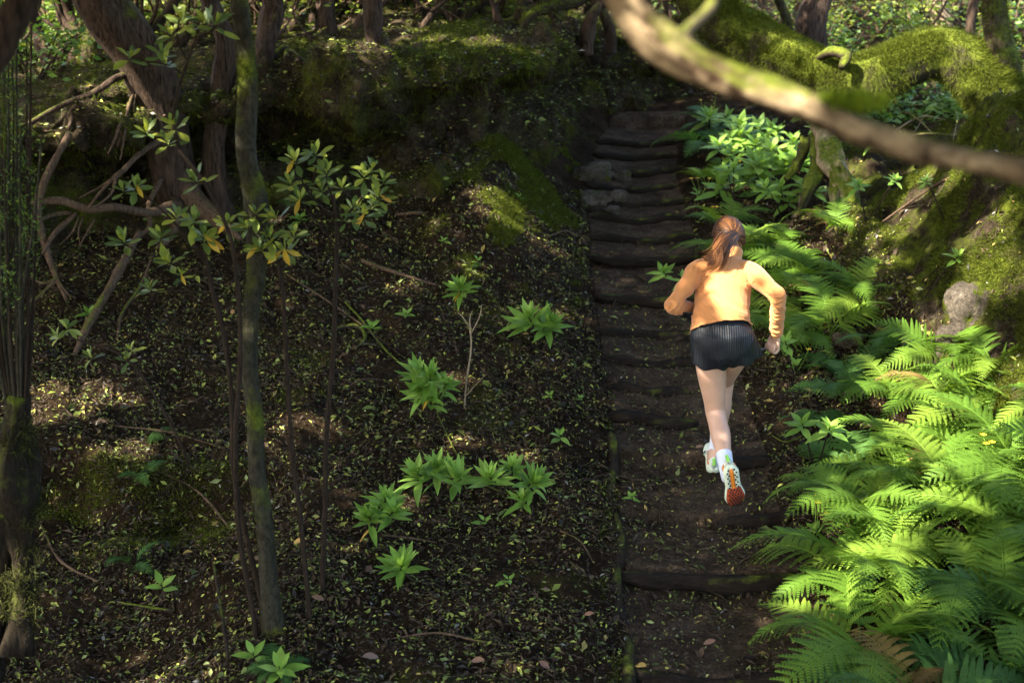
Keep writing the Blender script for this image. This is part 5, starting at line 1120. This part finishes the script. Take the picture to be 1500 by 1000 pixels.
for i in range(NSH):
    t = i / (NSH - 1); c_ = c0_ * (1 - t) ** 2 + 2 * (c1_ * 1.0) * t * (1 - t) + c2_ * t * t
    a_ = np.interp(t, [0, .25, .5, .8, 1], [.112, .140, .160, .165, .164]); bb = np.interp(t, [0, .2, .35, .55, 1], [.080, .096, .112, .120, .110]); bf_ = np.interp(t, [0, .4, 1], [.10, .13, .21])
    ca, sa = np.cos(ang), np.sin(ang)
    wav = 1 + t * (.007 * np.sin(ang * 38 + .6 * np.sin(ang * 5)) + .045 * np.sin(ang * 7 + 1.3) * t + .03 * np.sin(ang * 11 + .4) * t)
    crease = 1 - .24 * ss(.35, 1, t) * np.exp(-((ang - 4.74) / .13) ** 2) - .05 * np.exp(-((ang - 4.74) / .10) ** 2)
    rx = a_ * wav * (1 + .09 * t * (ca > 0) * ca); ry = np.where(sa > 0, bf_, bb) * wav * crease
    z = t * t * (.046 * np.maximum(ca, 0) + .010 * np.maximum(-ca, 0) + .016 * np.exp(-((ang - 4.74) / .12) ** 2) + .008 * np.sin(ang * 9))
    rad_ = np.hypot(rx * ca, ry * sa); dx_, dy_ = rx * ca / rad_, ry * sa / rad_; need = np.zeros(SSH)
    for j in range(SSH):
        zz_ = c_[2] + z[j] + .10 * (ry[j] * sa[j]) * (1 - t)
        for dz_ in (0, .012, -.012):
            st_ = .26 if dy_[j] > .5 else .195
            h_ = body_bvh.ray_cast(Vector((c_[0] + dx_[j] * st_, c_[1] + dy_[j] * st_, zz_ + dz_)), Vector((-dx_[j], -dy_[j], 0)), st_)
            if h_[0] is not None: need[j] = max(need[j], st_ - h_[3] + (.009 if t > .25 else .004))
    need = np.maximum.reduce([np.roll(need, q) for q in range(-3, 4)]); fac_ = np.maximum(1, need / rad_); fac_ = (fac_ + np.maximum(fac_, np.roll(fac_, 2)) + np.maximum(fac_, np.roll(fac_, -2))) / 3; rx = rx * fac_; ry = ry * fac_
    sv.append(np.stack([c_[0] + rx * ca, c_[1] + ry * sa, c_[2] + z + .10 * (ry * sa) * (1 - t)], 1))
sv = np.vstack(sv); sf = [(i * SSH + j, i * SSH + (j + 1) % SSH, (i + 1) * SSH + (j + 1) % SSH, (i + 1) * SSH + j) for i in range(NSH - 1) for j in range(SSH)]
sh_o = mesh_obj('shorts', sv, sf, M_SHORT, person); so = sh_o.modifiers.new('thick', 'SOLIDIFY'); so.thickness = .003; so.offset = -1

# hair and ponytail
M_HAIR, N_, L_, b_ = new_mat('brown_hair'); at = N_.new('ShaderNodeAttribute'); at.attribute_name = 'Col'; L_.new(at.outputs['Color'], b_.inputs['Base Color']); b_.inputs['Roughness'].default_value = .55; b_.inputs['Specular IOR Level'].default_value = .25
tie = hp(-.01, -.105, .012)
hv, hf = ellip(headc, (.084, .104, .116), hq, 5)
loc = (hv - headc) @ np.array(hm)
hv = hv + ((hv - headc) / np.linalg.norm(hv - headc, axis=1)[:, None]) * (.003 * fbm(loc[:, 0] * 6, loc[:, 2] * 6, loc[:, 1] * 1.2, .12, 3, 640))[:, None]
bad = (loc[:, 1] > .055 - .25 * np.maximum(loc[:, 2] - .0, 0)) & (loc[:, 2] < .075) | (loc[:, 2] < -.045 - .25 * loc[:, 1]) | ((loc[:, 1] > .012) & (loc[:, 2] < .015))
hv, hf = cut(hv, hf, bad)
HC0, HC1 = np.array((.030, .012, .005)), np.array((.20, .082, .028))
hair = mesh_obj('hair', hv, hf, M_HAIR, person, True, np.tile(np.array((.05, .02, .009)), (len(hv), 1)))
RV, RF, RC = [], [], []; off = 0
def ribbon(P, w, c):
    global off
    P = np.asarray(P); T = np.gradient(P, axis=0); side = np.cross(T, P - CAM + PO); side = np.cross(T, np.array((.3, -1, .3))); side /= np.linalg.norm(side, axis=1)[:, None] + 1e-9
    ww = w * np.interp(np.linspace(0, 1, len(P)), [0, .2, .8, 1], [.6, 1, .9, .15])
    RV.append(np.stack([P - side * ww[:, None], P + side * ww[:, None]], 1).reshape(-1, 3)); n = len(P)
    for i in range(n - 1): RF.append((off + 2 * i, off + 2 * i + 1, off + 2 * i + 3, off + 2 * i + 2))
    RC.append(np.tile(c, (2 * n, 1))); off += 2 * n
def hcol():
    t = rng.uniform(0, 1) ** 1.6; return HC0 * (1 - t) + HC1 * t
# combed strands over the skull towards the tie
ltie = np.array(hm.transposed() @ Vector(tie - headc)); 
for k in range(760):
    d0 = rand_dirs(1)[0]
    if d0[1] > .72 or d0[2] < -.48 or (d0[1] > .1 and d0[2] < .12): continue
    e = np.array((.0855, .1055, .1175)); t1 = ltie / np.linalg.norm(ltie); P = []; lift = rng.uniform(0, 1) ** 2.5
    for a in np.linspace(0, 1, 9):
        q = d0 * (1 - a) + t1 * a; q /= np.linalg.norm(q); P.append(headc + np.array(hm @ Vector(tuple(q * e * (1.0 + .05 * lift * math.sin(math.pi * a) + rng.uniform(0, .012))))))
    ribbon(P, .0022, hcol())
pony = np.array([tie + np.array((.0, .02, 0)), tie + np.array((-.002, -.03, .006)), J(1062, 358, 7.07), J(1052, 374, 7.05), J(1042, 386, 7.045), J(1034, 394, 7.05)])
pc = catmull(pony, 14); pr = np.interp(np.linspace(0, 1, 14), [0, .12, .4, .75, 1], [.012, .022, .042, .050, .050])
Tn, Nn_, Bn_ = frames(pc)
locks = [(rng.uniform(0, 6.283), math.sqrt(rng.uniform(.05, 1)), rng.uniform(.6, 1.0), rng.uniform(0, 6.28), rng.uniform(.008, .024), rng.uniform(.5, 1.1), hcol()) for _ in range(26)]
for k in range(900):
    la, lr, ll_, lp, lam, lf, lc = locks[k % 26]
    a = la + rng.normal(0, .28); r_ = min(1.15, max(0, lr + rng.normal(0, .12))); L_e = ll_ * rng.uniform(.9, 1.05); m_ = int(min(14, max(6, round(14 * L_e)))); fly = rng.uniform(0, 1) < .05; P = []
    for i in range(m_):
        t_ = i / 13.0; rr = pr[i] * r_ * (1.5 if fly else 1); wv_ = lam * t_ * (2.0 if fly else 1)
        P.append(pc[i] + Nn_[i] * (math.cos(a) * rr) + Bn_[i] * (math.sin(a) * rr * .75) + np.array((wv_ * math.sin(i * lf + lp), wv_ * .6 * math.cos(i * lf * 1.3 + lp), wv_ * math.cos(i * lf + lp))))
    ribbon(P, .0012 if fly else .0018, lc * rng.uniform(.6, 1.5))
strands = mesh_obj('hair_strands', np.vstack(RV), RF, M_HAIR, hair, True, np.vstack(RC)); strands['kind'] = 'stuff'
v, f = tube([tie + np.array((0, .012, 0)), tie + np.array((0, -.006, .002)), tie + np.array((0, -.018, .004))], [.017, .019, .017], 12, 8); mesh_obj('hair_tie', v, f, plain('tie', (.02, .015, .015), .8), hair)

# socks and shoes
M_SOCK = fabric('pale_sock', (.62, .66, .74), (.70, .73, .80), 20, .4)
for an, kn, q in ((Lan, Lkn, .27), (Ran, Rkn, .2)):
    v, f = loft([mid(an, kn, -.14), an, mid(an, kn, q * .5), mid(an, kn, q)], [.036, .0385, .0385, .042], [.038, .040, .040, .044], seg=28, n=30, cap=False)
    v = v + (v - mid(an, kn, .1)) * (.012 * np.sin(((v - an) @ (kn - an)) * 900))[:, None]
    mesh_obj('sock', v, f, M_SOCK, person)
M_UP = fabric('shoe_mesh', (.60, .66, .55), (.72, .76, .66), 30, .5); M_MID = plain('midsole', (.62, .68, .50), .6, .3, 60, .12); M_ORG = plain('shoe_orange', (.72, .22, .025), .55, .3, 40, .2)
M_RED = plain('outsole_red', (.36, .055, .015), .6, .3, 50, .35, .002); M_BLK = plain('lug_black', (.022, .016, .013), .7); M_LIME = plain('lime_tab', (.30, .70, .10), .5)
def shoe(M):
    ys = np.linspace(0, .262, 27)
    def hw(y): return float(np.interp(y, [0, .008, .03, .08, .125, .175, .20, .235, .252, .262], [.008, .022, .034, .034, .033, .045, .047, .038, .024, .006]))
    def cx(y): return float(np.interp(y, [0, .1, .19, .262], [0, .0, .004, -.004]))
    def topz(y): return float(np.interp(y, [0, .02, .05, .085, .115, .16, .21, .25, .262], [.088, .097, .088, .090, .092, .070, .052, .040, .028]))
    def rock(y): return float(np.interp(y, [0, .03, .18, .262], [.012, .002, 0, .022]))
    V_, F = [], []; A = np.linspace(0, math.pi, 13)
    for y in ys:
        w = hw(y) * .94; t = topz(y)
        ring = [(cx(y) + w * math.cos(a) * (1 if math.sin(a) < .6 else (.92 if y > .1 else .85)), y, rock(y) + .022 + (t - .022) * max(0, math.sin(a)) ** .62) for a in A]
        V_ += ring + [(cx(y), y, rock(y) + .018)]
    m = 14
    for i in range(len(ys) - 1):
        for j in range(m): F.append((i * m + j, i * m + (j + 1) % m, (i + 1) * m + (j + 1) % m, (i + 1) * m + j))
    F += [tuple(range(m)), tuple((len(ys) - 1) * m + j for j in range(m))[::-1]]
    root = bpy.data.objects.new('shoe', None); COL.objects.link(root); root.parent = person; root.matrix_local = M
    mesh_obj('upper', np.array(V_), F, M_UP, root)
    def slab(y0, y1, z0, z1, sc, nm, mat, x0=-1, x1=1, bulge=0):
        yy = np.linspace(y0, y1, 24); v, f = [], []
        for y in yy:
            w = hw(y) * sc; v += [(cx(y) + w * x0, y, rock(y) + z0), (cx(y) + (w + bulge) * x0, y, rock(y) + (z0 + z1) / 2), (cx(y) + w * x0, y, rock(y) + z1), (cx(y) + w * x1, y, rock(y) + z1), (cx(y) + (w + bulge) * x1, y, rock(y) + (z0 + z1) / 2), (cx(y) + w * x1, y, rock(y) + z0)]
        for i in range(23):
            for j in range(6): f.append((i * 6 + j, i * 6 + (j + 1) % 6, (i + 1) * 6 + (j + 1) % 6, (i + 1) * 6 + j))
        f += [tuple(range(6))[::-1], tuple(23 * 6 + j for j in range(6))]
        return mesh_obj(nm, np.array(v), f, mat, root)
    slab(.0, .262, .004, .034, 1.06, 'midsole', M_MID, bulge=.004)
    slab(.13, .258, -.002, .0045, 1.0, 'forefoot_outsole', M_RED); slab(.012, .135, -.0015, .0045, .30, 'orange_strip', M_ORG)
    slab(.004, .125, -.001, .0046, .98, 'heel_outsole', M_MID, -1, -.42); slab(.004, .125, -.001, .0046, .98, 'heel_outsole', M_MID, .42, 1)
    slab(.02, .11, .045, .062, 1.0, 'orange_stripe', M_ORG, -1.0, -.9); slab(.02, .11, .045, .062, 1.0, 'orange_stripe', M_ORG, .9, 1.0)
    pcs, pcr = [], []
    for iy, y in enumerate(np.arange(.014, .254, .0155)):
        for ix in range(-4, 5):
            x = ix * .0155 + (.0078 if iy % 2 else 0)
            if abs(x) > hw(y) - .008: continue
            if y < .128 and abs(x) < .014: continue
            (pcs if y < .128 else pcr).append((cx(y) + x, y, rock(y)))
    def lugs(pts, nm, mat, s_):
        v, f = [], []; o_ = 0
        for (x, y, z) in pts:
            hexa = [(x + s_ * math.cos(a), y + s_ * 1.15 * math.sin(a), z - .0015) for a in np.linspace(0, 2 * math.pi, 5, endpoint=False)]
            v += hexa + [(x + (p[0] - x) * .8, y + (p[1] - y) * .8, z - .006) for p in hexa]
            f += [tuple(o_ + 5 + j for j in range(5))] + [(o_ + j, o_ + (j + 1) % 5, o_ + 5 + (j + 1) % 5, o_ + 5 + j) for j in range(5)]; o_ += 10
        o = mesh_obj(nm, np.array(v), f, mat, root, False); o['kind'] = 'stuff'
    lugs(pcs, 'heel_tread', M_BLK, .0052); lugs(pcr, 'forefoot_tread', M_BLK, .0058)
    v, f = loft([(0, -.002, .06), (0, -.006, .085), (0, -.004, .105)], [.009, .009, .008], [.003, .003, .003], seg=10); mesh_obj('pull_tab', v, f, M_LIME, root)
    return root
shoe(LM); shoe(RM)

# ------------------------------------------------------------------ twigs, single fallen leaves, flowers
TW = [([(505, 445), (530, 475), (565, 520), (600, 545)], [3, 4, 4, 2], 'pale curved twig lying below the small seedlings'), ([(420, 405), (470, 440), (520, 475), (595, 530)], [3, 3, 3, 2], 'long straight twig slanting down the slope past the thin sapling'),
      ([(500, 575), (530, 562), (560, 560)], [2, 3, 2], 'short pale twig on the dark litter left of the tall herb'), ([(480, 490), (520, 485), (535, 500), (520, 515)], [5, 7, 6, 3], 'reddish dead root curled on the slope'),
      ([(530, 385), (560, 400), (600, 412), (640, 420)], [6, 7, 5, 3], 'dark dead stick below the cave on the slope'), ([(580, 318), (610, 318), (625, 315)], [4, 5, 3], 'pale short stick under the overhang'),
      ([(625, 575), (680, 690), (720, 720), (770, 735)], [2, 3, 3, 2], 'forked pale twig between the two broad herbs'), ([(560, 788), (600, 795), (640, 797)], [3, 4, 2], 'bent pale twig beside the low rosette'),
      ([(560, 940), (640, 935), (700, 945), (760, 950)], [2, 4, 4, 2], 'long thin twig low on the slope'), ([(170, 885), (225, 898), (255, 898)], [3, 5, 3], 'pale bare twig in the hollow'),
      ([(255, 898), (252, 860), (254, 830)], [3, 3, 2], 'short twig standing at the pale hollow twig'), ([(60, 770), (90, 830), (150, 860)], [4, 5, 3], 'grey dead branch hanging from the burl'),
      ([(1270, 500), (1310, 490), (1350, 492)], [5, 6, 4], 'reddish dead branch at the foot of the right bank'), ([(1290, 330), (1330, 305), (1375, 275), (1420, 250)], [2, 4, 4, 2], 'dry twig lying up the litter slope of the right bank'),
      ([(800, 350), (830, 345), (860, 355)], [2, 3, 2], 'small dark stick on the mossy spur'), ([(1130, 640), (1150, 655), (1175, 640)], [2, 3, 2], 'thin twig at the edge of the ferns by the climbed step'),
      ([(230, 690), (290, 735), (330, 770), (350, 790)], [2, 4, 4, 2], 'dark thin branch leaning towards the grey sapling'), ([(165, 625), (250, 640), (330, 660)], [2, 4, 3], 'long dark twig over the sunlit litter'), ([(700, 420), (720, 440), (745, 470)], [2, 2, 2], 'fine twig beside the upper herb'), ([(820, 780), (850, 800), (870, 830)], [2, 3, 2], 'fine dark twig near the edging log')]
for k, (p, w, lab) in enumerate(TW): fallen(lab, p, w, M_ROOT if k % 3 else M_BARK_GREY, 700 + k, 'twig', .02, None, 'twig')
g = G(680, 600); DT = thing('dead_twig', 'dead upright forked twig standing beside the tall bushy herb', 'twig', g)
Yt = float(g[1])
for k, (p, w) in enumerate([([(680, 602, Yt), (683, 560, Yt), (690, 510, Yt), (688, 470, Yt), (692, 455, Yt)], [3.5, 3, 3, 2.5, 1.5]), ([(689, 490, Yt), (702, 465, Yt), (706, 445, Yt)], [2, 2, 1]), ([(689, 480, Yt), (676, 462, Yt), (670, 458, Yt)], [2, 2, 1]), ([(682, 580, Yt), (700, 560, Yt), (712, 548, Yt)], [2, 2, 1])]): px_tube(DT, 'stem' if k == 0 else 'branch', p, w, M_BARK_PALE, 720 + k, 5, .1, 0)
LFS = leaf_mesh('fallen_leaf', lambda t: .004 + .24 * math.sin(math.pi * t) ** .8, None, .1, .3)
def dead_leaf(px, py, L, c, lab):
    g = G(px, py); o = LFS.copy(); o.data = LFS.data.copy(); o.data.materials.clear(); o.data.materials.append(plain('dead_leaf', c, .55, .4, 40, .35)); COL.objects.link(o)
    a = rng.uniform(0, 6.28); M = orient((g[0], g[1], g[2] + .016), (math.cos(a), math.sin(a) * .6, .25), (0, -.4, 1), L); o.matrix_world = M; tag(o, lab, 'leaf', 'large fallen leaves')
for px, py, L, c, lab in [(430, 800, .07, (.40, .24, .06), 'yellow brown leaf beside the grey sapling base'), (1098, 772, .055, (.34, .32, .09), 'pale yellow leaf on the step below the raised shoe'), (555, 968, .08, (.16, .09, .05), 'brown curled leaf low on the slope'), (690, 975, .07, (.15, .08, .045), 'brown leaf under the long thin twig'), (805, 870, .05, (.17, .08, .04), 'reddish leaf near the blue green seedling'), (805, 985, .06, (.13, .07, .05), 'dull brown leaf near the lowest edging log'), (1030, 950, .06, (.15, .08, .05), 'brown leaf on the lowest tread'), (930, 985, .07, (.30, .20, .04), 'yellowing leaf against the lowest log step'), (722, 740, .045, (.42, .27, .08), 'yellow leaf in front of the spreading herb'), (475, 885, .06, (.17, .09, .05), 'brown leaf at the foot of the thin sapling'), (855, 905, .05, (.14, .07, .04), 'small reddish leaf beside the edging log'), (340, 465, .05, (.30, .15, .05), 'orange leaf on the litter behind the grey sapling'), (1018, 660, .05, (.16, .10, .06), 'brown leaf on the tread left of the front shoe'), (510, 830, .04, (.35, .33, .08), 'small yellow leaf left of the low rosette')]: dead_leaf(px, py, L, c, lab)
def flower(px, py, h, nf, lab):
    g = G(px, py); t = thing('buttercup', lab, 'flower', g, 'buttercups right of the path')
    for k in range(nf):
        tip = np.array((rng.normal(0, .05), rng.normal(0, .04), h * rng.uniform(.7, 1.1))); v, f = tube([(0, 0, -.02), tuple(tip * .5 + np.array((.01, 0, 0))), tuple(tip)], [.003, .002, .0015], 5, 8); mesh_obj('stem', v, f, M_HERB, t)
        pv, pf = [], []
        for j in range(5):
            a = j * 1.2566; o_ = len(pv); c_, s_ = math.cos(a), math.sin(a); r_ = .014
            pv += [tip, tip + np.array((c_ * r_ - s_ * .007, s_ * r_ + c_ * .007, .006)), tip + np.array((c_ * r_ * 1.25, s_ * r_ * 1.25, .008)), tip + np.array((c_ * r_ + s_ * .007, s_ * r_ - c_ * .007, .006))]; pf.append((o_, o_ + 1, o_ + 2, o_ + 3))
        mesh_obj('flower_head', np.array(pv), pf, M_FLOWER, t)
    rosette(t, (0, 0, .06), .08, 5, (0, -.2, 1), HERB, (.8, .0), 1.6)
for px, py, h, nf, lab in [(1038, 200, .35, 3, 'tall buttercup at the head of the fern bed'), (1068, 262, .2, 3, 'buttercup beside the upper steps with several heads'), (1022, 292, .18, 3, 'low buttercup at the edge of the upper treads'), (1035, 325, .12, 2, 'small buttercup right beside the runner\'s head'), (1165, 545, .16, 2, 'buttercup below the runner\'s right hand'), (1190, 790, .2, 4, 'buttercup cluster at the fern edge below the raised shoe'), (1455, 720, .3, 3, 'buttercup among the sunlit ferns')]: flower(px, py, h, nf, lab)
# pale brushwood under the arch
for k, (p, w) in enumerate([([(1300, 205), (1345, 190), (1385, 182)], [2, 3, 2]), ([(1285, 175), (1330, 185), (1370, 205)], [2, 3, 2]), ([(1340, 165), (1350, 190), (1330, 215)], [2, 2, 1]), ([(1320, 160), (1345, 172), (1365, 160)], [2, 2, 1]), ([(1300, 215), (1350, 215), (1400, 205)], [2, 3, 2]), ([(1380, 160), (1400, 185), (1395, 215)], [2, 2, 1])]):
    fallen('pale dead brushwood on the ground under the mossy arch', p, w, M_BARK_PALE, 740 + k, 'twig', .10, 'brushwood under the mossy arch', 'brushwood')
#__PART7__
